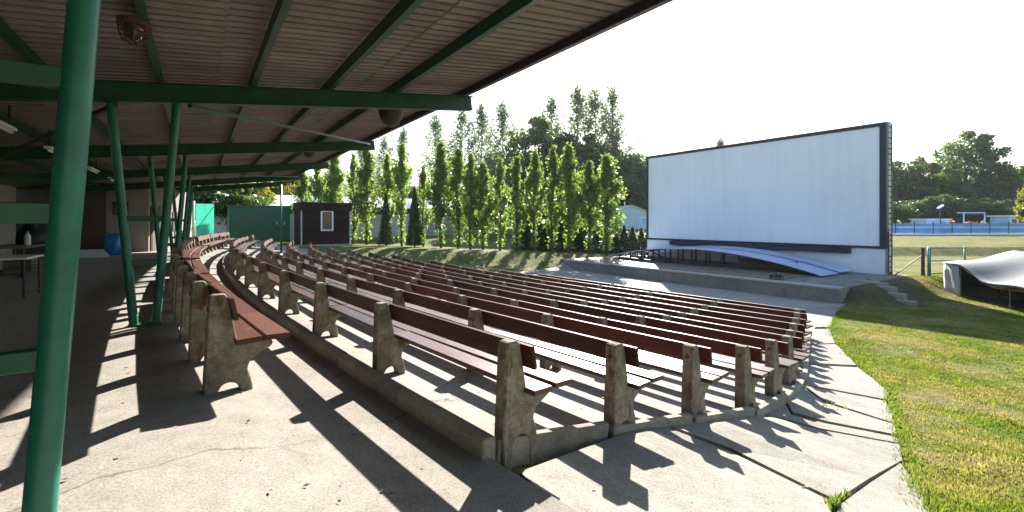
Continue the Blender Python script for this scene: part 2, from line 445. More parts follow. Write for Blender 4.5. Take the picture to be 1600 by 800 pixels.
def thing(name, label, cat, loc, rotz=0.0, group=None):
    o = bpy.data.objects.new(name, None); C.objects.link(o)
    o.empty_display_size = 0.3
    o.location = loc; o.rotation_euler = (0, 0, rotz)
    return tag(o, label, cat, group)
def structure(o): o['kind'] = 'structure'; return o
def stuff(o): o['kind'] = 'stuff'; return o
def box(a, b): return MB().box(a, b)
def frame(x, y, z, d, k=None):              # local x = d, local z = up (k may tilt)
    d = Vector(d).normalized(); k = Vector(k or (0, 0, 1))
    yv = k.cross(d).normalized(); zv = d.cross(yv).normalized()
    m = Matrix((( d.x, yv.x, zv.x, x), (d.y, yv.y, zv.y, y), (d.z, yv.z, zv.z, z), (0, 0, 0, 1)))
    return m
def numpy_mesh(name, verts, faces, mat):
    me = bpy.data.meshes.new(name)
    nv = len(verts); nf, k = faces.shape
    me.vertices.add(nv); me.vertices.foreach_set('co', verts.astype(np.float32).ravel())
    me.loops.add(nf * k); me.loops.foreach_set('vertex_index', faces.astype(np.int32).ravel())
    me.polygons.add(nf); me.polygons.foreach_set('loop_start', (np.arange(nf) * k).astype(np.int32))
    me.polygons.foreach_set('loop_total', np.full(nf, k, np.int32))
    me.update(calc_edges=True); me.validate()
    me.materials.append(M[mat])
    return me
def in_poly(P, x, y):
    c = np.zeros(np.shape(x), bool); n = len(P)
    for i in range(n):
        (x1, y1), (x2, y2) = P[i], P[(i + 1) % n]
        if y1 == y2: continue
        k = ((y1 > y) != (y2 > y)) & (x < (x2 - x1) * (y - y1) / (y2 - y1) + x1)
        c ^= k
    return c

# ---------------------------------------------------------------- ground
def tside(u): return float(np.interp(u, [a for a, b in U_END], [b for a, b in U_END]))
def tleft(u): return float(np.interp(u, [0.8, 5, 8, 9.9, 11.2, 12.5, 13.8, 15, 24.6], [41.5, 39.5, 36, 32.5, 29, 24, 24, 26, 29.2]))
EDGE_PX = [(1560, 1000), (1475, 860), (1450, 800), (1425, 750), (1412, 720), (1402, 680), (1396, 650), (1388, 612), (1362, 588), (1330, 560), (1308, 535), (1296, 514), (1303, 495), (1312, 476)]
EDGE = [at(*p) for p in EDGE_PX]
CONC = [(6, -6), (3.2, 0.2)] + EDGE + [xy(24.9, 9.2), xy(24.9, 29)]
CONC += [xy(u + float(curv(tleft(u))), tleft(u)) for u in (20, 15, 13.8, 12.5, 11.2, 9.9, 8, 5, 0.8)] + [xy(-9, 41.5), xy(-9, -12)]
def grid_mesh(name, xs, ys, mat, zfun):
    X, Y = np.meshgrid(xs, ys); Z = zfun(X, Y)
    V = np.stack([X, Y, Z], -1).reshape(-1, 3)
    nx = len(xs); i = np.arange(len(ys) - 1)[:, None] * nx + np.arange(nx - 1)[None]
    F = np.stack([i, i + 1, i + 1 + nx, i + nx], -1).reshape(-1, 4)
    me = numpy_mesh(name, V, F, mat)
    me.polygons.foreach_set('use_smooth', np.ones(len(F), bool))
    return me
def lawn_z(X, Y):
    z = zg(X, Y)
    ins = in_poly(CONC, X, Y)
    bumps = 0.018 * np.sin(X * 2.7 + np.sin(Y * 1.9)) * np.sin(Y * 2.3 + 1.3 * np.sin(X * 1.1))
    return np.where(ins, z - 0.16, z - 0.015 + bumps)
xs = np.concatenate([np.linspace(-700, -60, 14)[:-1], np.linspace(-60, -10, 50)[:-1], np.linspace(-10, 34, 150)[:-1], np.linspace(34, 80, 30)[:-1], np.linspace(80, 900, 16)])
ys = np.concatenate([np.linspace(-60, -4, 15)[:-1], np.linspace(-4, 46, 190)[:-1], np.linspace(46, 90, 40)[:-1], np.linspace(90, 1500, 18)])
structure(ob('ground', grid_mesh('ground', xs, ys, 'lawn', lawn_z)))
def ut_sheet(name, us, t0, t1, nt_, mat, dz=0.0):
    V = []; n = nt_ + 1
    for u in us:
        a, b = t0(u), t1(u)
        tt = np.linspace(a, b, n); ss = u + curv(tt)
        X = ss * NS[0] - tt * NS[1]; Y = ss * NS[1] + tt * NS[0]
        V.append(np.stack([X, Y, zg(X, Y) + dz], -1))
    V = np.concatenate(V); i = np.arange(len(us) - 1)[:, None] * n + np.arange(nt_)[None]
    F = np.stack([i, i + 1, i + 1 + n, i + n], -1).reshape(-1, 4)[:, ::-1]
    return structure(ob(name, numpy_mesh(name, V, F, mat)))
ut_sheet('upper_terrace_floor', np.concatenate([np.linspace(-9, -1.3, 14)[:-1], np.linspace(-1.3, 0.8, 8)]), lambda u: -12, lambda u: 41.5, 70, 'floor')
seating = ut_sheet('seating_floor', [0.81, 1.05, 1.7, 2.32, 3.6, 4.9, 6.13, 7.4, 8.67, 9.94, 11.2, 12.5, 13.75, 15, 17, 19, 21, 23, 24.6], tside, tleft, 60, 'floor', -0.004)

# path of cracked slabs beside the row ends
path = structure(bpy.data.objects.new('path', None)); C.objects.link(path)
E = EDGE_PX
SLABS = [
    [(812, 738), (1000, 669), (1041, 668), (1140, 706), (1250, 760), (1302, 786), (1288, 850), (1250, 1000), (1080, 1000), (900, 820)],
    [(1310, 791), (1362, 753), (1407, 724), (1428, 752), (1452, 800), (1478, 860), (1560, 1000), (1262, 1000), (1296, 850)],
    [(1046, 666), (1090, 652), (1150, 642), (1214, 655), (1281, 673), (1405, 696), (1410, 720), (1360, 748), (1306, 783), (1250, 756), (1142, 702)],
    [(1152, 640), (1183, 634), (1222, 622), (1236, 648), (1292, 662), (1402, 683), (1404, 692), (1281, 669), (1216, 652)],
    [(1225, 621), (1254, 605), (1288, 630), (1397, 664), (1401, 680), (1292, 659), (1239, 645)],
    [(1257, 603), (1384, 627), (1393, 645), (1396, 661), (1290, 627)],
    [(1257, 600), (1255, 570), (1340, 574), (1362, 590), (1388, 613), (1385, 624)],
    [(1255, 567), (1251, 540), (1306, 538), (1330, 562), (1338, 571)],
    [(1250, 538), (1242, 514), (1296, 514), (1305, 536)],
    [(1240, 511), (1231, 484), (1311, 477), (1303, 496), (1296, 511)],
]
for q in SLABS:
    P = [Vector((*at(*p), 0)) for p in q]
    P = [Vector((p.x, p.y, gz(p.x, p.y) + 0.006)) for p in P]
    tl = random.uniform(-0.006, 0.012)
    cen = sum(P, Vector()) / len(P)
    vs = []; n = len(P)
    for p in P: vs.append((p.x - cen.x, p.y - cen.y, p.z - cen.z + tl))
    lo_ = [(v[0], v[1], v[2] - 0.11) for v in vs]
    me = MB().add(vs + lo_, [tuple(range(n))] + [(i, (i + 1) % n, (i + 1) % n + n, i + n) for i in range(n)])
    me = me.mesh('slab', 'path')
    bm = bmesh.new(); bm.from_mesh(me)
    bmesh.ops.triangulate(bm, faces=[f for f in bm.faces if len(f.verts) > 4])
    bmesh.ops.recalc_face_normals(bm, faces=bm.faces[:]); bm.to_mesh(me); bm.free()
    ob('slab', me, path, tuple(cen))

# raised kerb behind the first row and low edging beside the row ends
def row_pt(u, t):
    s = u + float(curv(t)); x, y = xy(s, t); return Vector((x, y, gz(x, y)))
kerb = structure(bpy.data.objects.new('kerb', None)); C.objects.link(kerb)
t = 2.95; k = 0
while t < 36:
    L = 1.55 if k else 1.35
    p = row_pt(0.8, t); q = row_pt(0.8, t + L - 0.012)
    m = (p + q) / 2
    b_ = MB().bar(p - m + Vector((0, 0, -0.03)), q - m + Vector((0, 0, -0.03)), 0.13, 0.36)
    b_.build('kerb_stone', 'kerb', kerb, 0.012, loc=m + Vector((0, 0, random.uniform(-0.008, 0.008))))
    t += L; k += 1
for i in range(11):
    u0, u1 = 0.92 + 1.27 * i, 0.86 + 1.27 * (i + 1)
    p = row_pt(u0, tside(u0)); q = row_pt(u1, tside(u1)); m = (p + q) / 2
    MB().bar(p - m + Vector((0, 0, -0.07)), q - m + Vector((0, 0, -0.03)), 0.085, 0.24).build('edging_stone', 'kerb', kerb, 0.01, loc=m)

# ---------------------------------------------------------------- benches
POST = [(0.0, -0.25), (0.0, 0.10), (0.035, 0.80), (0.055, 0.82), (0.15, 0.82), (0.17, 0.795), (0.245, 0.395), (0.50, 0.395), (0.52, 0.36), (0.50, 0.33), (0.345, 0.245), (0.315, 0.17), (0.345, 0.08), (0.36, 0.0), (0.36, -0.25), (0.27, -0.25), (0.265, 0.0), (0.23, 0.055), (0.18, 0.07), (0.13, 0.055), (0.095, 0.0), (0.09, -0.25)]
POST = [(x - 0.1, z) for x, z in POST]
post_me = MB().prism(POST, -0.065, 0.065).mesh('bench_post', 'post', 0.011)
BL = 2.27
def plank_me(name, mat, w, h): return box((-w / 2, -BL / 2, -h / 2), (w / 2, BL / 2, h / 2)).mesh(name, mat, 0.006)
back_me = plank_me('backrest_board', 'plank_back', 0.036, 0.19)
seat_me = plank_me('seat_plank', 'plank', 0.2, 0.045)
back_red = plank_me('backrest_board', 'plank_red', 0.036, 0.19)
seat_red = plank_me('seat_plank', 'plank_red', 0.2, 0.045)
bolt_me = MB().tube([(-0.082, 0, 0.70), (-0.05, 0, 0.70)], 0.02, 8).mesh('bolt', 'rust')
def bench_row(label, u, t0, t1, step, group, red=False, bolts=False, overhang=0.2, gaps=(), kz=1.0):
    nodes = [row_pt(u, t0)]; tt = [t0]
    while tt[-1] + step * 0.6 < t1:
        tn = tt[-1] + step * math.cos(math.atan((tt[-1] - TC) / 125 if tt[-1] < TC else (tt[-1] - TC) / 80))
        tt.append(tn); nodes.append(row_pt(u, tn))
    mid = nodes[len(nodes) // 2]
    root = thing('bench_row' if not red else 'bench', label, 'bench', mid, 0, group)
    n = len(nodes)
    def tang(i): return (nodes[min(i + 1, n - 1)] - nodes[max(i - 1, 0)]).normalized()
    for i, p in enumerate(nodes):
        tg = tang(i); d = Vector((tg.y, -tg.x, 0))
        m = frame(p.x - mid.x, p.y - mid.y, p.z - mid.z, d)
        m = m @ Matrix.Rotation(random.uniform(-0.02, 0.02), 4, 'Y') @ Matrix.Rotation(random.uniform(-0.03, 0.03), 4, 'Z')
        m = m @ Matrix.Diagonal((kz, kz, kz, 1))
        po = ob('bench_post', post_me, root, mtx=m)
        if bolts:
            for yy in (0,): ob('bolt', bolt_me, po)
    for i in range(n - 1):
        if i in gaps: continue
        a, b = nodes[i].copy(), nodes[i + 1].copy()
        e = (b - a).normalized()
        if i == 0: a -= e * overhang
        if i == n - 2: b += e * overhang
        L = (b - a).length - 0.012
        c = (a + b) / 2 - mid
        d = Vector((e.y, -e.x, 0)).normalized()
        up = d.cross(-e) if d.cross(-e).z > 0 else d.cross(e)
        def put(name, me, off, z, tilt=0.0):
            yv = e; xv = d; zv = xv.cross(yv)
            pos = c + d * off * kz + Vector((0, 0, z * kz + random.uniform(-0.005, 0.005)))
            m = Matrix(((xv.x, yv.x, zv.x, pos.x), (xv.y, yv.y, zv.y, pos.y), (xv.z, yv.z, zv.z, pos.z), (0, 0, 0, 1)))
            m = m @ Matrix.Rotation(tilt + random.uniform(-0.035, 0.035), 4, 'Y') @ Matrix.Rotation(random.uniform(-0.006, 0.006), 4, 'Z') @ Matrix.Rotation(random.uniform(-0.005, 0.005), 4, 'X') @ Matrix.Diagonal((kz, L / BL, kz, 1))
            ob(name, me, root, mtx=m)
        put('backrest_board', back_red if red else back_me, 0.098, 0.705, -0.17)
        put('seat_plank', seat_red if red else seat_me, 0.212, 0.42)
        put('seat_plank', seat_red if red else seat_me, 0.44, 0.42)
    return root
ROWG = 'long plank bench rows facing the screen'
WORDS = ['nearest the camera, right behind the raised kerb', 'second from the raised kerb', 'third from the raised kerb', 'fourth from the raised kerb', 'fifth from the raised kerb', 'sixth from the raised kerb', 'seventh from the raised kerb', 'eighth from the raised kerb', 'ninth from the raised kerb', 'second from the stage', 'nearest the stage']
T1 = [37.5, 37.3, 37, 36.8, 35.5, 34, 31.5, 29, 26, 20.5, 18]
T0 = [3.05, 3.1, 3.15, 3.25, 3.5, 3.85, 4.35, 4.85, 5.35, 5.85, 6.4]
for i in range(11):
    bench_row('long brown bench row on concrete posts, ' + WORDS[i], 1.05 + 1.27 * i, T0[i], T1[i], 2.27, ROWG, bolts=i < 5)
UG = 'red brown benches on the upper terrace'
bench_row('red brown bench with close set posts, nearest on the terrace beside the green posts', -0.57, 5.36, 12.1, 1.3, UG, red=True, bolts=True, kz=G)
bench_row('red brown bench, second along the upper terrace from the camera', -0.57, 12.6, 16.8, 1.3, UG, red=True, kz=G)
bench_row('red brown bench, third along the upper terrace from the camera', -0.57, 17.9, 25.9, 1.3, UG, red=True, kz=G)
bench_row('sunlit red brown bench at the far end of the upper terrace', -0.53, 27.1, 38.0, 1.3, UG, red=True, kz=G)

# ---------------------------------------------------------------- canopy
SE, ZE, RS = 4.4, 2.45, 0.115              # eaves position, eaves height, rise towards the eaves
def rz(s): return ZE - RS * (SE - s)
canopy = thing('canopy', 'green steel canopy with corrugated roof over the upper terrace', 'canopy', (*xg(0, 10), -1.4 * G), ANG)
canopy.scale = (G, G, G)
CX = Vector((0, 10, -1.4))
def cl(s, t, z): return Vector((s, t, z)) - CX
sheet_w = 1.062; nc = 6; seg = 6
def sheet_mesh(l):
    V = []; prof = []
    for i in range(nc):
        for y, z in ((0, 0), (0.06, -0.006), (0.12, 0), (0.130, 0.07), (0.167, 0.07)): prof.append((i * 0.177 + y, z))
    prof += [(nc * 0.177, 0), (nc * 0.177 + 0.06, -0.006)]
    nn = len(prof)
    for a in (0.0, l): V += [(a, y, z) for y, z in prof]
    F = [(i, i + 1, nn + i + 1, nn + i) for i in range(nn - 1)]
    me = bpy.data.meshes.new('roof_sheet'); me.from_pydata(V, [], F)
    me.materials.append(M['sheet']); return me
SL = 2.32
sm_ = sheet_mesh(SL)
roll = Matrix.Rotation(-math.atan(RS), 4, 'Y')
for a in range(5):
    s0 = 4.55 - 2.2 * (a + 1)
    for b in range(35):
        t0 = -6.0 + b * sheet_w
        p = cl(s0, t0, rz(s0) + 0.172 + 0.012 * (a % 2) + 0.006 * (b % 2))
        m = Matrix.Translation(p) @ roll @ Matrix.Rotation(random.uniform(-0.003, 0.003), 4, 'X')
        ob('roof_sheet', sm_, canopy, mtx=m)
T_NEAR, T_FAR = -6.0, 31.0
for q in (0.06, 1.55, 2.65, 3.75, 4.85, 5.95, 7.05, 8.15, 9.4):
    s_ = SE - q; z_ = rz(s_) + 0.065
    if q < 0.1:
        MB().bar(cl(s_, T_NEAR, z_ + 0.02), cl(s_, T_FAR, z_ + 0.02), 0.09, 0.13).build('eaves_beam', 'dark_steel', canopy, 0.006)
    else:
        mb = MB()
        mb.bar(cl(s_, T_NEAR, z_ + 0.02), cl(s_, T_FAR, z_ + 0.02), 0.014, 0.157)
        mb.bar(cl(s_ + 0.03, T_NEAR, z_ - 0.064), cl(s_ + 0.03, T_FAR, z_ - 0.064), 0.074, 0.01)
        mb.build('purlin', 'green_dk', canopy)
BEAMS = [-4.1, 1.9, 7.9, 13.9, 19.9, 25.9, 30.9]
beam_me = None
for bt in BEAMS:
    a = cl(SE + 0.02, bt, rz(SE) - 0.145); b = cl(-5.4, bt, rz(-5.4) - 0.145)
    mb = MB()
    mb.bar(a, b, 0.016, 0.25)
    up = Vector((0, 0, 0.13))
    mb.bar(a + up, b + up, 0.13, 0.014); mb.bar(a - up, b - up, 0.13, 0.014)
    mb.bar(a + Vector((-0.01, 0.0655, 0)), a + Vector((0.004, 0.0655, 0)), 0.001, 0.24)
    mb.build('roof_beam', 'green_dk', canopy)
def vpost(t, sb, spread_top, spread_bot, d=0.105, sc=None, bars=(0.04, -0.56)):
    root = ob('v_support', None, canopy)
    zt = rz(sb) - 0.285
    Lb, Rb = sb - spread_bot / 2, sb + spread_bot / 2
    Lt, Rt = sb - spread_top / 2, sb + spread_top / 2
    for x0, x1 in ((Lb, Lt), (Rb, Rt)):
        mm = MB().tube([cl(x0, t, -1.5), cl(x1, t, rz(x1) - 0.28)], d / 2, 20, False)
        o = mm.build('leg', 'green', root, smooth=True)
    for zb in bars:
        f = (zb + 1.4) / (zt + 1.4)
        l = Lb + (Lt - Lb) * f; r = Rb + (Rt - Rb) * f
        MB().bar(cl(l, t, zb), cl(r, t, zb), 0.05, 0.075).build('crossbar', 'green_dk', root, 0.004)
    MB().box(cl(sb - spread_bot / 2 - 0.07, t - 0.07, -1.42), cl(sb + spread_bot / 2 + 0.07, t + 0.07, -1.385)).build('base_plate', 'green_dk', root, 0.004)
    return root
for bt in (8.0, 13.9, 19.9, 25.9):
    vpost(bt, -0.60, 0.70, 0.22)
vpost(30.9, -0.60, 0.70, 0.22)
V0T = 2.35
vpost(V0T, -0.815, 1.02, 0.62, 0.095, bars=(0.03, -0.5, 0.53))
vpost(-4.1, -0.7, 0.95, 0.32)
# end post and braces
MB().tube([cl(4.1, 30.6, gz(*xg(4.1, 30.6)) / G - 0.2), cl(4.1, 30.6, rz(4.1) - 0.2)], 0.05, 12).build('end_post', 'green', canopy, smooth=True)
MB().bar(cl(-0.1, 7.95, rz(-0.1) - 0.30), cl(4.25, 13.8, rz(4.25) - 0.12), 0.05, 0.05).build('brace', 'green_dk', canopy)
MB().bar(cl(-0.9, 7.95, rz(-0.9) - 0.30), cl(-3.4, 13.8, rz(-3.4) - 0.25), 0.05, 0.05).build('brace', 'dark_steel', canopy)
MB().bar(cl(-0.1, 19.9, rz(-0.1) - 0.30), cl(4.25, 25.8, rz(4.25) - 0.12), 0.05, 0.05).build('brace', 'green', canopy)

# lamps fixed under the canopy
for i, tt in enumerate((7.6, 9.7, 13.0, 17.0, 20.5)):
    p = xg(-2.4, tt)
    words = ['leftmost', 'second from the left', 'third from the left', 'fourth from the left', 'farthest']
    l = thing('strip_lamp', 'unlit white strip lamp under the canopy roof, %s of the row' % words[i], 'lamp', (*p, G * (rz(-2.4) - 0.24)), ANG, 'strip lamps under the canopy roof')
    l.scale = (G, G, G)
    box((-0.06, -0.62, -0.02), (0.06, 0.62, 0.03)).build('lamp_housing', 'white', l, 0.006)
    MB().tube([(0, -0.6, -0.045), (0, 0.6, -0.045)], 0.022, 10).build('tube', 'tube', l, smooth=True)
    for y in (-0.5, 0.5): box((-0.012, y - 0.01, 0.031), (0.012, y + 0.01, 0.36)).build('hanger', 'dark_steel', l)
def cage_lamp(s, t, label, r=0.17):
    z = rz(s) - 0.0
    l = thing('cage_lamp', label, 'lamp', (*xg(s, t), z * G), ANG, 'caged lamps under the canopy')
    l.scale = (G, G, G)
    MB().lathe([(0.02, 0.02), (r * 1.15, 0.015), (r * 1.15, -0.04), (r * 0.2, -0.045)], 18).build('lamp_base', 'rust', l, smooth=False)
    MB().lathe([(r * 0.72, -0.046), (r * 0.7, -0.10), (r * 0.45, -0.16), (0.01, -0.185)], 18).build('globe', 'glass', l, smooth=True)
    mb = MB()
    for k in range(8):
        a = k * math.pi / 4
        mb.tube([(math.cos(a) * r * f, math.sin(a) * r * f, zz) for f, zz in ((1.05, -0.04), (1.0, -0.11), (0.75, -0.18), (0.2, -0.215))], 0.006, 5)
    for f, zz in ((1.0, -0.11), (0.75, -0.18)):
        mb.tube([(math.cos(a * math.pi / 8) * r * f, math.sin(a * math.pi / 8) * r * f, zz) for a in range(17)], 0.006, 5)
    mb.build('wire_guard', 'rust', l)
cage_lamp(-0.5, 5.62, 'round rusty lamp with wire guard above the large green post', 0.115)
def bowl_lamp(s, t, z, label, k=1.0):
    l = thing('hanging_lamp', label, 'lamp', (*xg(s, t), z * G), ANG + 0.5, 'dark bowl lamps hung from the roof beams')
    l.scale = (G, G, G)
    MB().lathe([(0.23 * k, 0.0), (0.21 * k, -0.02), (0.2 * k, -0.12 * k), (0.14 * k, -0.27 * k), (0.05 * k, -0.33 * k), (0.0, -0.335 * k)], 18).build('lamp_bowl', 'dark_steel', l, smooth=True)
    MB().lathe([(0.0, -0.03), (0.2 * k, -0.03)], 18).build('lamp_glass', 'glass', l)
    for sx in (-1, 1):
        MB().bar((sx * 0.235 * k, 0, -0.08), (sx * 0.235 * k, 0, 0.16), 0.018, 0.03).build('bracket', 'rust', l)
bowl_lamp(3.1, 8.75, rz(3.1) - 0.08, 'dark brown bowl lamp hanging near the nearest beam end', 1.15)
bowl_lamp(2.7, 14.6, rz(2.7) - 0.08, 'dark brown bowl lamp hanging from the second beam, farther back', 0.9)

# ---------------------------------------------------------------- terrace buildings
bld = thing('terrace_building', 'beige rendered building with dark windows behind the canopy tables', 'building', (*xg(-4.8, 10), -1.4 * G), ANG)
bld.scale = (G, G, G)
def bl(s, t, z): return (s + 4.8, t - 10, z + 1.4)
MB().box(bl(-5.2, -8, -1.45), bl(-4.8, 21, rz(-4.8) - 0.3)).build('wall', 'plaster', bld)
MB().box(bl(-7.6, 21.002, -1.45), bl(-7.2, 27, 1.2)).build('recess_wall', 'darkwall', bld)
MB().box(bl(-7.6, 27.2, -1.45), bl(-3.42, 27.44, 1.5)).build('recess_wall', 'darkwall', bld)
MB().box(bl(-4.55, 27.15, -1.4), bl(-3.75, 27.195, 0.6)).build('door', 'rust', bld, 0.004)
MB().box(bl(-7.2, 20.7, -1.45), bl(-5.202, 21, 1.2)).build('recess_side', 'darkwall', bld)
for tw in (13.2, 8.0, 17.6):
    w = MB().box(bl(-4.82, tw - 0.75, 0.15), bl(-4.77, tw + 0.75, 0.95)).build('window_frame', 'dark_steel', bld, 0.004)
    MB().box(bl(-4.775, tw - 0.66, 0.22), bl(-4.76, tw + 0.66, 0.88)).build('pane', 'glass', w)
MB().bar(bl(-4.7, 17.2, -1.4), bl(-4.7, 17.2, 1.1), 0.1, 0.1).build('wall_post', 'green_dk', bld)
MB().bar(bl(-4.7, 17.3, 0.8), bl(-4.7, 18.8, -0.2), 0.07, 0.07).build('strut', 'green_dk', bld)
ann_a = Vector((-18.5, 20.6, 0))
ann = thing('annex_building', 'small beige annex with a dark door and one tiny window at the terrace end', 'building', (ann_a.x * G, ann_a.y * G, -1.4 * G), ANG)
ann.scale = (G, G, G)
box((0, 0, -0.1), (1.77, 0.3, 3.02)).build('wall', 'plaster', ann)
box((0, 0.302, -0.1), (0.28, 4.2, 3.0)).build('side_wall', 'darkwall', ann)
wp, wq = Vector((1.775, 0.06, 0)), Vector((3.41, 5.18, 0))
wd = (wq - wp).normalized(); wnn = Vector((wd.y, -wd.x, 0))
MB().bar(wp + Vector((0, 0, 1.5)) - wnn * 0.15, wq + Vector((0, 0, 1.5)) - wnn * 0.15, 0.3, 3.2).build('wall', 'plaster', ann)
w = box((0.5, -0.04, 1.7), (1.05, 0.01, 2.3)).build('window_frame', 'dark_steel', ann, 0.004)
box((0.55, -0.05, 1.75), (1.0, -0.035, 2.25)).build('pane', 'glass', w)
def wallbar(a0, a1, z0, z1, off, th):
    p = wp + wd * a0 + wnn * off; q = wp + wd * a1 + wnn * off
    return MB().bar(p + Vector((0, 0, (z0 + z1) / 2)), q + Vector((0, 0, (z0 + z1) / 2)), th, z1 - z0)
w = wallbar(0.15, 1.15, 0.0, 2.15, 0.01, 0.06).build('door_frame', 'dark_steel', ann)
wallbar(0.24, 1.06, 0.02, 2.06, 0.03, 0.05).build('door_leaf', 'rust', w)
wallbar(2.6, 3.5, 0.9, 1.9, 0.01, 0.05).build('window_frame', 'dark_steel', ann)
gate_t = thing('sheet_panel', 'bright turquoise translucent sheet panel beyond the annex', 'panel', (-24.7, 36.0, gz(-24.7, 36.0)), ANG - math.pi / 2)
gate_t.scale = (G, G, G)
for k in range(2):
    box((-0.012, k * 0.52, 0.1), (0.012, k * 0.52 + 0.515, 2.62)).build('sheet', 'turq', gate_t)
for z in (0.15, 2.5): box((0.013, 0, z), (0.05, 1.04, z + 0.06)).build('rail', 'white', gate_t)
MB().bar((0.03, 0.05, 0.9), (0.03, 1.0, 2.4), 0.03, 0.04).build('panel_brace', 'dark_steel', gate_t)
MB().tube([(-0.1, -0.1, -0.1), (-0.1, -0.1, 2.8)], 0.05, 10).build('gate_post', 'white', gate_t, smooth=True)

# things on the shaded terrace
sack = thing('rubbish_sack', 'large shiny blue plastic sack leaning by the annex wall', 'sack', (-16.9 * G, 19.6 * G, -1.41 * G))
sack.scale = (0.95, 0.95, 1.0)
V = []; F = []; n = 22; prof = [(0.30, 0.0), (0.40, 0.06), (0.42, 0.3), (0.38, 0.6), (0.34, 0.85), (0.30, 0.98), (0.1, 1.0)]
for i, (r, z) in enumerate(prof):
    for k in range(n):
        a = k * 2 * math.pi / n
        rr = r * (1 + 0.10 * math.sin(3 * a + i) + 0.07 * math.sin(7 * a - 1.7 * i) + random.uniform(-0.04, 0.04))
        V.append((rr * math.cos(a), rr * 0.8 * math.sin(a), z + (random.uniform(-0.03, 0.05) if i > 3 else 0)))
F = [(i * n + k, i * n + (k + 1) % n, (i + 1) * n + (k + 1) % n, (i + 1) * n + k) for i in range(len(prof) - 1) for k in range(n)]
MB().add(V, F + [tuple((len(prof) - 1) * n + k for k in range(n))]).build('sack_body', 'bag', sack, smooth=True)
def table(label, x, y, w, d, h, top, leg, rot, th=0.04, rr=0.018):
    r = thing('table', label, 'table', (x, y, -1.40 * G), rot, 'tables on the shaded terrace')
    r.scale = (G, G, G)
    box((-w / 2, -d / 2, h - th), (w / 2, d / 2, h)).build('tabletop', top, r, 0.006)
    for sx in (-1, 1):
        for sy in (-1, 1):
            MB().tube([(sx * (w / 2 - 0.06), sy * (d / 2 - 0.06), -0.02), (sx * (w / 2 - 0.06), sy * (d / 2 - 0.06), h - th)], rr, 8).build('leg', leg, r)
    for sx in (-1, 1):
        MB().tube([(sx * (w / 2 - 0.06), -d / 2 + 0.06, 0.06), (sx * (w / 2 - 0.06), d / 2 - 0.06, 0.06)], rr * 0.8, 8).build('stretcher', leg, r)
    return r
tx, ty = xg(-4.0, 17.7)
table('dark wooden table with crates and bags against the beige wall', tx, ty, 0.85, 2.6, 0.76, 'timber', 'dark_steel', ANG, rr=0.03)
sx_, sy_ = xg(-2.95, 12.35)
table('small metal framed table with a pale top standing in the shade', sx_, sy_, 0.8, 1.1, 0.75, 'tube', 'dark_steel', ANG)
bx_, by_ = xg(-3.9, 18.3)
r = thing('bag', 'dark slumped cloth bag on the wooden table', 'bag', (bx_, by_, -0.64 * G), 0.4)
r.scale = (G, G, G)
V = []; n = 16; prof = [(0.30, 0), (0.34, 0.08), (0.3, 0.25), (0.2, 0.42), (0.13, 0.52), (0.16, 0.6), (0.05, 0.62)]
for i, (q, z) in enumerate(prof):
    for k in range(n):
        a = k * 2 * math.pi / n; rr = q * (1 + 0.1 * math.sin(3 * a + i) + random.uniform(-0.05, 0.05))
        V.append((rr * math.cos(a), 0.7 * rr * math.sin(a), z))
F = [(i * n + k, i * n + (k + 1) % n, (i + 1) * n + (k + 1) % n, (i + 1) * n + k) for i in range(len(prof) - 1) for k in range(n)]
MB().add(V, F).build('bag_body', 'navy', r, smooth=True)
MB().tube([(-0.12, 0, 0.5), (-0.1, 0, 0.68), (0.1, 0, 0.68), (0.12, 0, 0.5)], 0.015, 6).build('strap', 'dark_steel', r)
bx_, by_ = xg(-3.8, 17.6)
r = thing('bottle', 'pale clear bottle standing on the wooden table beside the bag', 'bottle', (bx_, by_, -0.64 * G))
r.scale = (G, G, G)
MB().lathe([(0.0, 0), (0.06, 0.0), (0.065, 0.02), (0.065, 0.24), (0.03, 0.32), (0.02, 0.33)], 14).build('bottle_body', 'tube', r, smooth=True)
MB().lathe([(0.024, 0.331), (0.024, 0.37), (0.0, 0.37)], 12).build('cap', 'bag', r)
bx_, by_ = xg(-4.0, 17.9)
r = thing('crate', 'dark slatted crate on the floor under the wooden table', 'crate', (bx_, by_, -1.40 * G), ANG)
r.scale = (G, G, G)
for i in range(4):
    for sy in (-1, 1): box((-0.25, sy * 0.3 - 0.01, 0.02 + i * 0.1), (0.25, sy * 0.3 + 0.01, 0.1 + i * 0.1)).build('slat', 'timber', r)
    for sx in (-1, 1): box((sx * 0.26 - 0.01, -0.3, 0.02 + i * 0.1), (sx * 0.26 + 0.01, 0.3, 0.1 + i * 0.1)).build('slat', 'timber', r)
box((-0.25, -0.29, 0.0), (0.25, 0.29, 0.018)).build('base', 'timber', r)
r = thing('board_stack', 'low stack of pale boards lying on the shaded floor', 'boards', (-16.6 * G, 17.7 * G, -1.40 * G), ANG + 0.15)
r.scale = (G, G, G)
for i in range(4):
    box((-0.8, -0.32 + 0.02 * i, 0.005 + i * 0.075), (0.85 - 0.05 * i, 0.32, 0.07 + i * 0.075)).build('board', 'tube', r, 0.004)

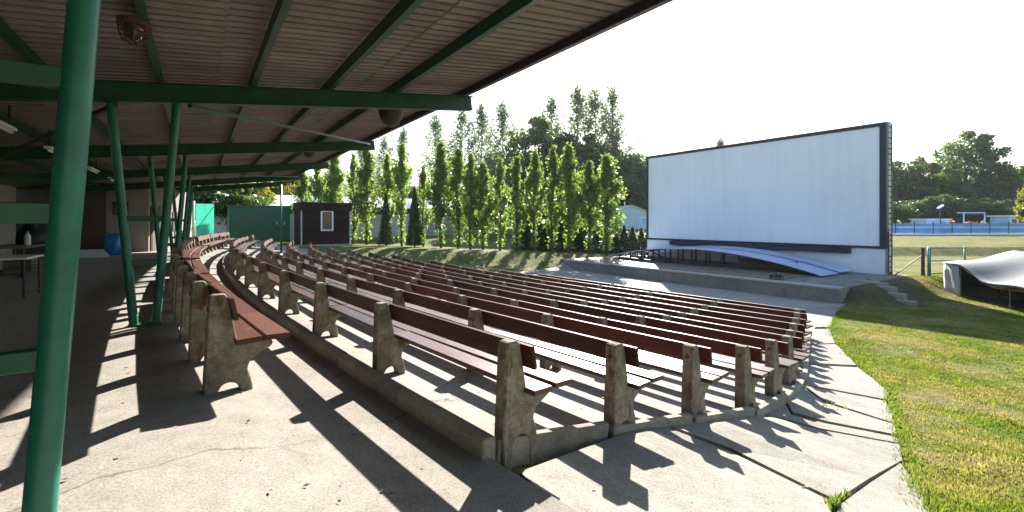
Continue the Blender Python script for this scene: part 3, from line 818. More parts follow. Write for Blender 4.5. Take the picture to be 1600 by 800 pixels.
# ---------------------------------------------------------------- stage
STG = -3.1
stage = thing('stage', 'low concrete stage with a dark plank floor below the screen', 'stage', (*xy(24.75, 9.17), -3.9), ANG)
def sl_(s, t, z): return (s - 24.75, t - 9.17, z + 3.9)
for k in range(8):
    t0 = 9.17 + k * 2.455
    box(sl_(24.75, t0, -4.2), sl_(25.05, t0 + 2.447, STG - 0.09)).build('front_wall_panel', 'stagewall', stage, 0.006)
    box(sl_(24.69, t0 + 0.004, STG - 0.088), sl_(25.25, t0 + 2.449, STG)).build('coping_slab', 'coping', stage, 0.006)
box(sl_(25.052, 9.17, -4.2), sl_(34.2, 9.4, STG - 0.03)).build('side_wall', 'stagewall', stage)
box(sl_(25.252, 9.402, -4.2), sl_(33.4, 28.8, STG - 0.04)).build('deck', 'stagewall', stage)
nb = 25
for i in range(nb):
    s0 = 25.36 + i * 0.318
    box(sl_(s0, 12.3 + (i % 3) * 0.03, STG - 0.038), sl_(s0 + 0.296, 28.7, STG + 0.01 + random.uniform(-0.004, 0.004))).build('floor_board', 'stageboard', stage)
# spot lamps lying on the stage front
p = at(1206, 434.5); 
spx, spy = xy(26.1, 12.1)
Y_ = 25.0
for i, (px_, lab) in enumerate(((1207, 'small dark round stage spotlight, left one of two on the stage edge'), (1218, 'small dark round stage spotlight, right one of two on the stage edge'))):
    x_ = (px_ - 800) / 720 * 24.6
    r = thing('spotlight', lab, 'spotlight', (x_, 24.6, STG + 0.012), ANG + 0.3 * i, 'stage spotlights')
    MB().tube([(-0.14, 0, 0.16), (0.0, 0, 0.19), (0.2, 0, 0.24)], [0.09, 0.13, 0.145], 14).build('lamp_can', 'dark_steel', r, smooth=False)
    MB().tube([(0.201, 0, 0.24), (0.207, 0, 0.24)], 0.12, 14).build('lens', 'glass', r)
    for sy in (-1, 1): MB().bar((0.02, sy * 0.15, 0.0), (0.02, sy * 0.15, 0.24), 0.04, 0.015).build('bracket', 'rust', r)
    box((-0.12, -0.16, 0), (0.14, 0.16, 0.018)).build('foot', 'rust', r)
# concrete steps up to the stage
stp = thing('steps', 'rough concrete steps up the bank to the right end of the stage', 'steps', (*xy(27.2, 7.7), -3.75), ANG)
for i in range(5):
    f = i / 4
    s_, t_ = 27.2 + 1.6 * f, 7.6 + 1.9 * f
    z_ = gz(*xy(s_, t_))
    z_ = max(z_ + 0.03, -3.72 + 0.56 * f)
    box((s_ - 27.2 - 0.22, t_ - 7.7 - 0.55, z_ + 3.75 - 0.3), (s_ - 27.2 + 0.25, t_ - 7.7 + 0.55, z_ + 3.75 + 0.02)).build('step', 'kerb', stp, 0.015)
# arched platform
arch = thing('arched_platform', 'low arched platform clad in pale sheets coloured with blue shade on the stage', 'platform', (*xy(28.8, 19.8), STG), ANG)
def az(t): return 1.12 * (1 - ((t - 19.8) / 8.35) ** 2)
ns = 14
for band, (s0, s1) in enumerate(((28.8, 30.95), (31.25, 33.2))):
    for i in range(ns):
        ta = 11.55 + i * 16.5 / ns; tb = 11.55 + (i + 1) * 16.5 / ns - 0.015
        V = []
        for k in range(4):
            t_ = ta + (tb - ta) * k / 3; z_ = max(az(t_), 0.02) + 0.03 + 0.05 * band
            for s_ in (s0, s1):
                V += [(s_ - 28.8, t_ - 19.8, z_ + 0.03), (s_ - 28.8, t_ - 19.8, z_ - 0.02)]
        F = []
        for k in range(3):
            o = k * 4
            F += [(o, o + 2, o + 6, o + 4), (o + 1, o + 5, o + 7, o + 3), (o, o + 4, o + 5, o + 1), (o + 2, o + 3, o + 7, o + 6)]
        F += [(0, 1, 3, 2), (12, 14, 15, 13)]
        MB().add(V, F).build('cover_sheet', 'shade_tint_sheet', arch)
for i, t_ in enumerate(np.linspace(17.6, 26.6, 9)):
    z_ = az(t_)
    for s_ in (28.95, 31.1):
        MB().box((s_ - 28.8 - 0.04, t_ - 19.8 - 0.04, 0.0), (s_ - 28.8 + 0.04, t_ - 19.8 + 0.04, z_ - 0.01)).build('prop', 'navy', arch)
for t_, l_ in ((21.5, 2.0), (24.0, 2.0)):
    MB().bar((0.3, t_ - 19.8, 0.05), (0.3, t_ + l_ - 19.8, az(t_ + l_) - 0.1), 0.05, 0.08).build('brace', 'navy', arch)
box((1.6, -6.3, 0.0), (1.66, -2.6, 0.62)).build('back_board', 'rust', arch)

# ---------------------------------------------------------------- screen
scr = thing('cinema_screen', 'huge white open air cinema screen in a dark frame', 'screen', (*xy(33.5, 10.0), STG), ANG)
def sc_(s, t, z): return (s - 33.5, t - 10.0, z - STG)
TR, TL, ZB, ZTOP = 10.0, 27.55, -1.6, 5.87
box(sc_(33.5, TR + 0.34, ZB + 0.12), sc_(33.56, TL - 0.18, ZTOP - 0.22)).build('screen_face', 'screen', scr)
box(sc_(33.42, TR, ZTOP - 0.22), sc_(33.7, TL, ZTOP)).build('frame_top', 'navy', scr, 0.008)
box(sc_(33.42, TR, ZB - 0.02), sc_(33.7, TL, ZB + 0.12)).build('frame_bottom', 'navy', scr, 0.008)
box(sc_(33.422, TR + 0.002, ZB + 0.122), sc_(33.7, TR + 0.34, ZTOP - 0.222)).build('frame_side', 'navy', scr, 0.008)
box(sc_(33.422, TL - 0.18, ZB + 0.122), sc_(33.7, TL - 0.002, ZTOP - 0.222)).build('frame_side', 'navy', scr, 0.008)
box(sc_(33.15, 11.8, ZB - 0.38), sc_(33.6, 24.9, ZB - 0.03)).build('cable_box', 'navy', scr, 0.01)
box(sc_(33.55, TR + 0.12, STG - 0.5), sc_(34.2, TL, ZB - 0.03)).build('base_wall', 'offwhite', scr)
box(sc_(33.705, TR + 0.03, ZB), sc_(34.15, TL - 0.03, ZTOP - 0.1)).build('rear_wall', 'darkwall', scr)
box(sc_(34.155, TR - 0.03, -3.6), sc_(34.33, TR + 0.15, ZTOP - 0.05)).build('rear_column', 'rust', scr)
mb = MB()
for z in np.arange(-3.0, 5.7, 0.32):
    for sq in (33.76, 33.96): 
        mb.box(sc_(sq, TR - 0.02, z), sc_(sq + 0.15, TR + 0.026, z + 0.27 + random.uniform(-.06, .02)))
mb.build('side_cladding', 'wallgrey', scr)
box(sc_(33.62, TR - 0.05, -3.5), sc_(33.74, TR - 0.001, ZB + 1.0)).build('corner_strip', 'rust', scr)

# ---------------------------------------------------------------- tent, gate, pool on the right
A_ = Vector((22.6, 23.3, 0)); fdir = Vector((-0.26, -0.966, 0)).normalized(); wdir = Vector((0.966, -0.26, 0)).normalized()
tz = -3.76
tent = thing('canvas_tent', 'grey canvas tent with a sagging roof and dark open side on the lawn', 'tent', (A_.x, A_.y, tz))
def tp(l, w, h):
    p = fdir * l + wdir * w; return (p.x, p.y, h)
def surf(rows):
    V = []; F = []; n = len(rows[0])
    for r_ in rows: V += r_
    for i in range(len(rows) - 1):
        for k in range(n - 1): F.append((i * n + k, i * n + k + 1, (i + 1) * n + k + 1, (i + 1) * n + k))
    return V, F
def rh(l, w):
    e = 1.62 - 0.66 * sm((l + 0.1) / 2.0) + 0.04 * math.sin(l * 2.1)
    return float(e + (2.25 - e) * (w / 3.0) ** 1.6 - 0.05 * math.sin(w * 3) * math.sin(l * 1.3))
ls = np.linspace(-1.25, 7, 23); ws = np.linspace(-0.08, 3, 9)
V1, F1 = surf([[tp(l, w, rh(l, max(w, 0))) for w in ws] + [tp(l, 3 + (3 - w), rh(l, max(w, 0))) for w in ws[::-1][1:]] for l in ls])
o = MB().add(V1, F1).mesh('tent_roof', 'canvas', smooth=True); o2 = ob('tent_roof', o, tent)
md = o2.modifiers.new('thick', 'SOLIDIFY'); md.thickness = 0.012
def hang(l0, l1, w, name, mat, hh=None, nn=9):
    rows = []
    for l in np.linspace(l0, l1, nn):
        rows.append([tp(l, w + 0.03 * math.sin(l * 9 + z * 3), z) for z in np.linspace(0.0, (hh or rh(l, 0)) - 0.02, 5)])
    V, F = surf(rows); o = ob(name, MB().add(V, F).mesh(name, mat, smooth=True), tent)
    m = o.modifiers.new('thick', 'SOLIDIFY'); m.thickness = 0.01
hang(-1.2, 0.0, 0.02, 'side_curtain', 'canvas_pale')
# valance hanging under the open eave
rows = []
for l in np.linspace(0.0, 7, 30):
    h = rh(l, 0); d = 0.16 + 0.05 * math.sin(l * 3.3)
    rows.append([tp(l, -0.02 - 0.02 * math.sin(l * 8), h), tp(l, 0.03 * math.sin(l * 11), h - d * 0.5), tp(l, 0.04 * math.sin(l * 7), h - d)])
V, F = surf(rows); o = ob('valance', MB().add(V, F).mesh('valance', 'canvas', smooth=True), tent); o.modifiers.new('thick', 'SOLIDIFY').thickness = 0.01
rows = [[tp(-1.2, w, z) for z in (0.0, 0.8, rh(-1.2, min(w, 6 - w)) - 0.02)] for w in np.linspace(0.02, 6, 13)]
V, F = surf(rows); ob('end_wall', MB().add(V, F).mesh('end_wall', 'canvas_shade'), tent).modifiers.new('thick', 'SOLIDIFY').thickness = 0.01
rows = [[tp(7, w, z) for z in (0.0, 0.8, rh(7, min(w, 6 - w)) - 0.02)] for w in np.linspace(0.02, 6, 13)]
V, F = surf(rows); ob('end_wall', MB().add(V, F).mesh('end_wall', 'canvas_shade'), tent).modifiers.new('thick', 'SOLIDIFY').thickness = 0.01
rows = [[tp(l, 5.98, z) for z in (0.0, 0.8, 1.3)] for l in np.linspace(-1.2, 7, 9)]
V, F = surf(rows); ob('back_wall', MB().add(V, F).mesh('back_wall', 'canvas_shade'), tent).modifiers.new('thick', 'SOLIDIFY').thickness = 0.01
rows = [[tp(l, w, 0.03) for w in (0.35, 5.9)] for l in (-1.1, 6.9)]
V, F = surf(rows); ob('dark_floor_sheet', MB().add(V, F).mesh('dark_floor_sheet', 'canvas_shade'), tent).modifiers.new('thick', 'SOLIDIFY').thickness = 0.01  # dark sheet added over the grass to darken the tent inside
for l in (-1.15, 0.03, 3.2, 6.6): MB().tube([tp(l, 0.06, 0), tp(l, 0.06, rh(l, 0))], 0.03, 8).build('tent_pole', 'timber', tent)
MB().tube([tp(-1.3, -0.25, 0.0), tp(-1.25, -0.1, 0.18)], 0.02, 6).build('peg', 'rust', tent)
p = A_ + fdir * 2.3 + wdir * 0.9
r = thing('plank', 'orange brown plank lying across the dark inside of the tent', 'plank', (p.x, p.y, tz + 0.62), math.atan2(fdir.y, fdir.x) + 0.15)
MB().add([(-1.2, -0.02, -0.06), (0.9, -0.08, -0.02), (0.9, 0.08, -0.02), (-1.2, 0.03, -0.04), (-1.2, -0.02, -0.03), (0.9, -0.08, 0.12), (0.9, 0.08, 0.12), (-1.2, 0.03, -0.02)],
         [(0, 3, 2, 1), (4, 5, 6, 7), (0, 1, 5, 4), (1, 2, 6, 5), (2, 3, 7, 6), (3, 0, 4, 7)]).build('plank_body', 'orange', r, 0.01)
for xx in (-0.9, 0.75): box((xx - 0.03, -0.04, -0.6), (xx + 0.03, 0.04, -0.03)).build('support', 'canvas_shade', r)

gp = Vector((23.9, 26.8, gz(23.9, 26.8)))
fp = thing('fence_post', 'weathered brown wooden fence post with a diagonal brace beside the screen', 'post', gp)
MB().tube([(0, 0, -0.2), (0, 0, 1.62)], [0.10, 0.085], 10).build('post', 'rust', fp)
MB().bar((-0.06, 0, 1.15), (-1.5, 0.15, 0.02), 0.05, 0.05).build('brace', 'rust', fp)
gt = thing('tube_gate', 'blue green tubular field gate behind the tent', 'gate', gp + Vector((0.3, 0, 0)), 0.05)
for x_ in (0.0, 0.12, 2.25): MB().tube([(x_, 0, -0.1 if x_ else -0.2), (x_, 0, 1.66)], 0.045, 10).build('upright', 'bluegreen', gt, smooth=True)
for z_ in (0.12, 0.85, 1.6): MB().tube([(0.12, 0, z_), (2.25, 0, z_)], 0.032, 10).build('rail', 'bluegreen', gt, smooth=True)

PY = 60.0
pz = gz(50, PY)
pf = thing('pool_fence', 'blue panel fence with dark posts along the swimming pool', 'fence', (48.0, PY, pz))
k = 0
x_ = -3.0
while x_ < 34:
    MB().tube([(x_, 0, -0.2), (x_, 0, 1.72)], 0.05, 8).build('post', 'navy', pf)
    box((x_ + 0.06, -0.02, 0.22), (x_ + 2.4, 0.02, 0.85)).build('panel', 'pool_blue', pf)
    box((x_ + 0.06, -0.015, 0.87), (x_ + 2.4, 0.015, 1.12)).build('panel', 'pool_pale', pf)
    box((x_ + 0.06, -0.02, 1.14), (x_ + 2.4, 0.02, 1.5)).build('panel', 'pool_blue', pf)
    x_ += 2.46; k += 1
box((-4, -0.55, -0.15), (34, -0.12, 0.17)).build('kerb', 'white', pf)
r = thing('pool_cabin', 'small pale blue flat roofed cabin behind the pool fence', 'cabin', (58.5, 64.5, gz(58.5, 64.5)))
box((-1.6, -1.2, 0), (1.6, 1.2, 1.9)).build('wall', 'pool_pale', r)
box((-1.8, -1.4, 1.902), (1.8, 1.4, 2.02)).build('roof', 'white', r)
box((0.3, -1.23, 0.0), (1.0, -1.19, 1.65)).build('door', 'pool_blue', r)
r = thing('slide_frame', 'blue tubular frame with a red slide beside the pool', 'slide', (60.5, 61.5, gz(60.5, 61.5)))
for x_ in (-0.2, 2.6): MB().tube([(x_, 0, -0.2), (x_, 0, 2.9)], 0.07, 8).build('upright', 'pool_pale', r)
MB().tube([(-1.1, 0, 2.86), (2.6, 0, 2.86)], 0.07, 8).build('top_bar', 'pool_pale', r)
MB().add([(0.0, -0.3, 1.6), (0.9, -0.3, 1.7), (1.3, -0.3, 0.9), (0.3, -0.3, 0.7), (0.0, 0.3, 1.6), (0.9, 0.3, 1.7), (1.3, 0.3, 0.9), (0.3, 0.3, 0.7)],
         [(0, 1, 2, 3), (7, 6, 5, 4), (0, 4, 5, 1), (1, 5, 6, 2), (2, 6, 7, 3), (3, 7, 4, 0)]).build('chute', 'red', r, 0.05)
r = thing('pool_house', 'long pale pool house with a row of windows at the right edge', 'building', (83.0, 76.0, gz(83, 76)))
box((-2.6, -1.5, 0), (3.4, 1.5, 2.2)).build('wall', 'pool_pale', r)
box((-2.9, -1.8, 2.202), (3.7, 1.8, 2.4)).build('roof', 'white', r)
for i in range(5):
    w = box((-2.3 + i * 1.15, -1.54, 1.1), (-1.4 + i * 1.15, -1.49, 1.9)).build('window_frame', 'white', r)
    box((-2.24 + i * 1.15, -1.555, 1.16), (-1.46 + i * 1.15, -1.535, 1.84)).build('pane', 'glass', w)
r = thing('pool_lamp', 'tall thin lamp post with a white lamp head by the pool', 'lamp post', (58.2, 62.6, gz(58.2, 62.6)))
MB().tube([(0, 0, -0.2), (0, 0, 3.5)], 0.06, 8).build('pole', 'navy', r)
MB().add([(-0.35, -0.2, 3.4), (0.3, -0.2, 3.75), (0.3, 0.2, 3.75), (-0.35, 0.2, 3.4), (-0.3, -0.2, 3.55), (0.3, -0.2, 3.95), (0.3, 0.2, 3.95), (-0.3, 0.2, 3.55)],
         [(0, 3, 2, 1), (4, 5, 6, 7), (0, 1, 5, 4), (1, 2, 6, 5), (2, 3, 7, 6), (3, 0, 4, 7)]).build('lamp_head', 'white', r)

# ---------------------------------------------------------------- sheds and houses on the left
def face_t(px, Y): return st((px - 800) / 720 * Y, Y)
s_, t_ = face_t(510, 40); hb = -2.1
hut = thing('wooden_hut', 'dark brown flat roofed hut with one white framed window', 'hut', (*xy(s_, t_), hb), ANG)
hw, hh = 2.05, 3.75
box((-hw, 0, -0.1), (hw, 3.2, hh - 0.75)).build('wall', 'hutwall', hut)
for i in range(9):
    z = 0.16 + i * 0.325
    box((-hw + 0.1, -0.03, z), (hw - 0.1, -0.002, z + 0.315)).build('plank', 'hutwall', hut)
box((-hw - 0.08, -0.12, hh - 0.75), (hw + 0.08, 3.3, hh - 0.06)).build('fascia', 'hutwall', hut)
box((-hw - 0.12, -0.16, hh - 0.06), (hw + 0.12, 3.35, hh)).build('roof', 'dark_steel', hut)
for sx in (-1, 1): box((sx * (hw - 0.05) - 0.05, -0.045, 0.1), (sx * (hw - 0.05) + 0.05, 0.0, hh - 0.752)).build('corner_trim', 'wallgrey', hut)
box((-hw - 0.1, -0.25, -0.3), (hw + 0.1, -0.05, 0.12)).build('plinth', 'coping', hut)
w = MB()
for a, b in (((-0.42, 1.28), (0.62, 1.4)), ((-0.42, 2.92), (0.62, 3.04)), ((-0.42, 1.402), (-0.29, 2.918)), ((0.49, 1.402), (0.62, 2.918))):
    w.box((a[0] - 0.05, -0.08, a[1]), (b[0] - 0.05, -0.028, b[1]))
w = w.build('window_frame', 'white', hut)
box((-0.34, -0.05, 1.4), (0.44, -0.032, 2.92)).build('pane', 'glass', w)
s_, t_ = face_t(407, 42)
gs = thing('green_shed', 'green sheet metal shed with a double door under the trees', 'shed', (*xy(s_, t_), -1.75), ANG)
for i in range(5):
    box((-2.45 + i * 0.7, 0, -0.2), (-2.45 + i * 0.7 + 0.692, 0.05, 3.1)).build('panel', 'green_shed', gs)
for i in range(2):
    d = box((1.06 + i * 0.7, -0.02, 0.05), (1.06 + i * 0.7 + 0.69, 0.03, 3.0)).build('door', 'green_shed', gs)
    box((1.32 + i * 0.62, -0.06, 1.45), (1.36 + i * 0.62, -0.021, 1.75)).build('handle', 'white', d)
box((-2.45, 0.052, -0.2), (2.45, 3.0, 3.08)).build('body', 'green_shed', gs)
box((-2.55, -0.08, 3.1), (2.55, 3.1, 3.2)).build('roof', 'green_dk', gs)
box((-1.75, -0.03, 2.0), (-1.1, -0.001, 2.25)).build('vent', 'rust', gs)
shed = thing('long_shed', 'long low shed with a pale roof and grey panel walls behind the poplars', 'shed', (*xy(12, 54), -2.3), ANG)
for i in range(12):
    box((-12 + i * 2.4, 0, 0.35), (-12 + i * 2.4 + 2.34, 0.12, 3.1)).build('wall_panel', 'wallgrey', shed)
    box((-12 + i * 2.4 + 2.335, -0.05, 0.0), (-12 + i * 2.4 + 2.405, 0.14, 3.1)).build('wall_post', 'coping', shed)
box((-12, -0.02, -0.4), (16.8, 0.18, 0.348)).build('plinth', 'darkwall', shed)
box((-12, 0.15, 3.12), (16.8, 0.3, 3.9)).build('eaves_shade_wall', 'darkwall', shed)  # shadow under the eaves put in as a dark wall band
MB().add([(-13, -0.7, 3.85), (17.5, -0.7, 3.85), (17.5, 6, 5.3), (-13, 6, 5.3), (-13, -0.7, 3.95), (17.5, -0.7, 3.95), (17.5, 6, 5.4), (-13, 6, 5.4)],
         [(0, 3, 2, 1), (4, 5, 6, 7), (0, 1, 5, 4), (1, 2, 6, 5), (2, 3, 7, 6), (3, 0, 4, 7)]).build('roof', 'roofwhite', shed)
hx, hy = (985 - 800) / 720 * 80, 80
ho = thing('small_house', 'small pale blue gabled house beyond the conifer hedge', 'house', (hx, hy, gz(hx, hy)), 0.15)
box((-3.3, 0, -0.2), (3.4, 7, 2.8)).build('wall', 'housewall', ho)
MB().prism([(-3.4, 2.8), (0.2, 4.0), (3.5, 2.8)], 0.0, 7).build('gable', 'housewall', ho)
MB().add([(-3.7, -0.3, 2.72), (0.2, -0.3, 4.03), (0.2, 7.3, 4.03), (-3.7, 7.3, 2.72), (-3.7, -0.3, 2.86), (0.2, -0.3, 4.17), (0.2, 7.3, 4.17), (-3.7, 7.3, 2.86)],
         [(0, 3, 2, 1), (4, 5, 6, 7), (0, 1, 5, 4), (1, 2, 6, 5), (2, 3, 7, 6), (3, 0, 4, 7)]).build('roof', 'roofwhite', ho)
MB().add([(0.2, -0.3, 4.035), (3.9, -0.3, 2.72), (3.9, 7.3, 2.72), (0.2, 7.3, 4.035), (0.2, -0.3, 4.17), (3.9, -0.3, 2.86), (3.9, 7.3, 2.86), (0.2, 7.3, 4.17)],
         [(0, 3, 2, 1), (4, 5, 6, 7), (0, 1, 5, 4), (1, 2, 6, 5), (2, 3, 7, 6), (3, 0, 4, 7)]).build('roof', 'roofwhite', ho)
box((-2.9, -0.04, 0), (-1.7, -0.001, 2.2)).build('door', 'navy', ho)
w = box((1.9, -0.05, 0.7), (3.2, -0.001, 2.1)).build('window', 'white', ho); box((2.0, -0.06, 0.8), (3.1, -0.045, 2.0)).build('pane', 'pool_pale', w)
MB().tube([(0.2, 3, 3.9), (0.2, 3, 4.9)], 0.12, 8).build('chimney', 'white', ho)

# ---------------------------------------------------------------- trees
def leaves(name, cen, size, mat, up=0.3):
    n = len(cen)
    a = rng.normal(size=(n, 3)); a /= np.linalg.norm(a, axis=1)[:, None]
    b = rng.normal(size=(n, 3)); b -= a * (a * b).sum(1)[:, None]; b /= np.linalg.norm(b, axis=1)[:, None]
    sz = size * rng.uniform(0.6, 1.35, (n, 1))
    nrm = np.cross(a, b)
    v0 = cen - a * sz; v1 = cen + b * sz * 0.62 + nrm * sz * 0.12; v2 = cen + a * sz; v3 = cen - b * sz * 0.62 + nrm * sz * 0.12
    V = np.stack([v0, v1, v2, v3], 1).reshape(-1, 3)
    F = np.arange(4 * n).reshape(n, 4)
    return numpy_mesh(name, V, F, mat)
def wood_mesh(name, tubes):
    mb = MB()
    for pts, rs, n in tubes: mb.tube(pts, rs, n, False)
    return mb.mesh(name, 'bark', smooth=True)
def poplar(H, R, nbr, nl, leaf, mat, low=0.12, gap=0.0):
    tubes = []
    trunk = [Vector((0.06 * math.sin(z), 0.05 * math.cos(1.3 * z), z)) for z in np.linspace(-0.3, H * 0.93, 9)]
    r0 = 0.011 * H + 0.02
    tubes.append((trunk, list(np.linspace(r0, 0.015, 9)), 8))
    cen = []
    for i in range(nbr):
        f = (i + random.random()) / nbr
        z0 = H * (low + (0.88 - low) * f ** 0.9)
        a = random.uniform(0, 2 * math.pi)
        prof = (0.55 + 1.6 * f if f < 0.28 else 1.0 - 0.92 * ((f - 0.28) / 0.72) ** 1.3)
        rr = R * prof * random.choice((random.uniform(0.35, 0.9), random.uniform(0.8, 1.45)))
        ln = H * random.uniform(0.10, 0.2) * (1.1 - 0.5 * f)
        p0 = Vector((0, 0, z0)); p1 = Vector((math.cos(a) * rr * 0.7, math.sin(a) * rr * 0.7, z0 + ln * 0.55)); p2 = Vector((math.cos(a) * rr, math.sin(a) * rr, z0 + ln * 1.1))
        tubes.append(([p0, p1, p2], [0.018 + 0.002 * H * (1 - f), 0.012, 0.005], 5))
        m = int(nl / nbr * random.uniform(0.5, 1.5))
        if random.random() < gap: m = m // 4
        k = rng.uniform(0.25, 1.08, (m, 1))
        q = np.where(k < 0.5, np.array(p0) + (np.array(p1) - np.array(p0)) * k * 2, np.array(p1) + (np.array(p2) - np.array(p1)) * (k - 0.5) * 2)
        cen.append(q + rng.normal(size=(m, 3)) * np.array([0.13, 0.13, 0.2]) * (R * random.uniform(0.6, 1.25)))
    # shoots along the lower trunk
    m = nl // 22
    z = rng.uniform(0.05, low + 0.1, m) * H
    cen.append(np.stack([rng.normal(size=m) * 0.16, rng.normal(size=m) * 0.16, z], -1))
    m = nl // 22
    cen.append(np.stack([rng.normal(size=m) * 0.12 * R, rng.normal(size=m) * 0.12 * R, H * (1 - rng.random(m) * 0.14)], -1))
    return wood_mesh('trunk', tubes), leaves('crown', np.concatenate(cen), leaf, mat)
def broad(H, R, ncl, nl, leaf, mat, base=0.3, droop=0.0):
    tubes = []
    tr = [Vector((0.1 * math.sin(z * 0.7), 0.08 * math.cos(z), z)) for z in np.linspace(-0.4, H * 0.6, 6)]
    r0 = 0.022 * H
    tubes.append((tr, list(np.linspace(r0, r0 * 0.35, 6)), 9))
    cen = []; zc = H * (base + 1) / 2; hz = H * (1 - base) / 2
    for i in range(ncl):
        while True:
            d = np.array([random.gauss(0, 1), random.gauss(0, 1), random.gauss(0, 1)]); d /= np.linalg.norm(d)
            rr = random.uniform(0.3, 0.85) ** 0.6
            if rr > 0.3: break
        lump = 1 + 0.16 * math.sin(3.1 * math.atan2(d[1], d[0]) + 1) + 0.12 * math.sin(5 * d[2] + 2)
        c = np.array([d[0] * R * rr * lump, d[1] * R * rr * lump, zc + d[2] * hz * rr * lump])
        cr = R * random.uniform(0.13, 0.26)
        m = int(nl / ncl * random.uniform(0.6, 1.4))
        g = rng.normal(size=(m, 3)); g = g / np.linalg.norm(g, axis=1)[:, None] * (rng.random((m, 1)) ** 0.45)
        p = c + g * cr * np.array([1.15, 1.15, 0.8])
        if droop: p[:, 2] -= droop * H * rng.random(m) ** 2 * 0.3
        cen.append(p)
        if i % 3 == 0:
            k = random.uniform(0.25, 0.95); a = tr[0].lerp(tr[-1], k)
            tubes.append(([a, a.lerp(Vector(c), 0.5) + Vector((0, 0, 0.05 * H)), Vector(c)], [r0 * 0.4 * (1.1 - k), r0 * 0.2, 0.02], 5))
    return wood_mesh('trunk', tubes), leaves('crown', np.concatenate(cen), leaf, mat)
def conifer(H, R, nl, leaf):
    z = rng.random(nl) ** 1.4; a = rng.uniform(0, 2 * math.pi, nl)
    lay = 0.75 + 0.25 * np.sin(z * 38 + 2 * np.sin(a * 3))
    r = R * (1.02 - z) ** 0.8 * lay * rng.uniform(0.55, 1.05, nl) ** 0.6
    cen = np.stack([np.cos(a) * r, np.sin(a) * r, 0.04 * H + z * H * 0.97], -1)
    return wood_mesh('trunk', [([Vector((0, 0, -0.2)), Vector((0, 0, H * 0.9))], [0.03 * H ** 0.7, 0.01], 7)]), leaves('crown', cen, leaf, 'leaf_dark')
POP = [poplar(7.6, 0.95, 50, 4400, 0.105, 'leaf_poplar', 0.13, 0.25), poplar(7.6, 0.85, 44, 3700, 0.11, 'leaf_poplar', 0.18, 0.3), poplar(7.6, 1.1, 56, 5200, 0.11, 'leaf_poplar', 0.12, 0.25), poplar(7.6, 0.78, 46, 3500, 0.105, 'leaf_poplar', 0.1, 0.3)]
TALL = [poplar(20, 2.7, 75, 6200, 0.155, 'leaf_tall', 0.15, 0.45), poplar(20, 2.3, 65, 4800, 0.155, 'leaf_tall', 0.15, 0.5), poplar(20, 3.2, 85, 7000, 0.16, 'leaf_tall', 0.2, 0.4)]
BRD = [broad(13, 5.2, 95, 12000, 0.21, 'leaf_tree', 0.12), broad(13, 4.6, 80, 10000, 0.21, 'leaf_tree', 0.18), broad(13, 5.6, 110, 12000, 0.22, 'leaf_dark', 0.1)]
WIL = broad(13, 5.0, 100, 12000, 0.19, 'leaf_tall', 0.1, 1.0)
YEL = broad(10, 4.2, 80, 9000, 0.19, 'leaf_yellow', 0.15)
CHS = broad(8, 4.2, 75, 9000, 0.19, 'leaf_tree', 0.18)
CON = [conifer(2.6, 0.62, 2600, 0.075), conifer(2.6, 0.55, 2200, 0.075)]
FIR = conifer(6, 1.35, 5200, 0.13)
def tree(name, label, cat, px, Y, top_y, kind, H0, group, wide=1.0, base=None):
    x = (px - 800) / 720 * Y
    z0 = gz(x, Y) if base is None else base
    h = ((346 - top_y) / 720 * Y - z0) * (1.08 if kind in BRD else 1.0)
    r = thing(name, label, cat, (x, Y, z0 - 0.03), random.uniform(0, 6.28), group)
    k = h / H0
    for nm, me in zip(('trunk', 'crown'), kind):
        o = ob(nm, me, r); o.scale = (k * wide, k * wide, k)
    return r
PG = 'young poplars in a row'
ROWP = [(948, 42.0, 245), (921, 42.2, 254), (888, 42, 229), (863, 42, 232), (835, 43, 238), (807, 42, 248), (782, 43, 250), (754, 43.5, 256), (735, 42, 243), (716, 44, 236), (689, 44, 226), (661, 45, 262), (628, 45, 228), (606, 46, 244), (574, 45.5, 226), (553, 46, 244), (523, 47, 240), (497, 47.5, 252), (474, 48, 262)]
ordn = ['first', 'second', 'third', 'fourth', 'fifth', 'sixth', 'seventh', 'eighth', 'ninth', 'tenth', 'eleventh', 'twelfth', 'thirteenth', 'fourteenth', 'fifteenth', 'sixteenth', 'seventeenth', 'eighteenth', 'leftmost']
for i, (px, Y, ty_) in enumerate(ROWP):
    tree('poplar_tree', 'young bright green poplar, %s in the row counted from the stage' % ordn[i] if i < 18 else 'young bright green poplar at the far left end of the row', 'tree', px, Y, ty_ - 3, POP[(0, 1, 2, 3, 1, 0, 3, 2, 1, 0, 2, 3, 1, 1, 0, 3, 2, 1, 0)[i]], 7.6, PG, random.uniform(0.85, 1.1) if i else 1.35)
TLS = [(600, 70, 212), (630, 72, 198), (680, 68, 180), (722, 70, 166), (752, 73, 162), (785, 70, 160), (862, 70, 148), (902, 69, 134), (930, 72, 140), (957, 70, 132), (1125, 74, 214), (565, 74, 226), (520, 76, 235)]
tl_l = ['tall thin poplar at the far left, above the long shed', 'tall thin poplar left of the bright gap of sky', 'tall thin poplar right of the bright gap of sky', 'tall grey green poplar, left of three above the willow', 'tall grey green poplar, middle of three above the willow', 'tall grey green poplar, right of three above the willow', 'tallest grey green poplars: the leftmost and lowest one', 'very tall poplar in the middle of the highest clump', 'very tall poplar just behind the highest one', 'very tall poplar on the right side of the highest clump', 'poplar top peeking over the upper edge of the screen', 'tall poplar behind the young row, near the canopy beam end', 'tall poplar seen just below the canopy eaves']
for i, (px, Y, ty_) in enumerate(TLS):
    tree('poplar_tree', tl_l[i], 'tree', px, Y * 1.5, ty_, TALL[i % 3], 20, 'tall poplars behind the young row', random.uniform(1.15, 1.45))
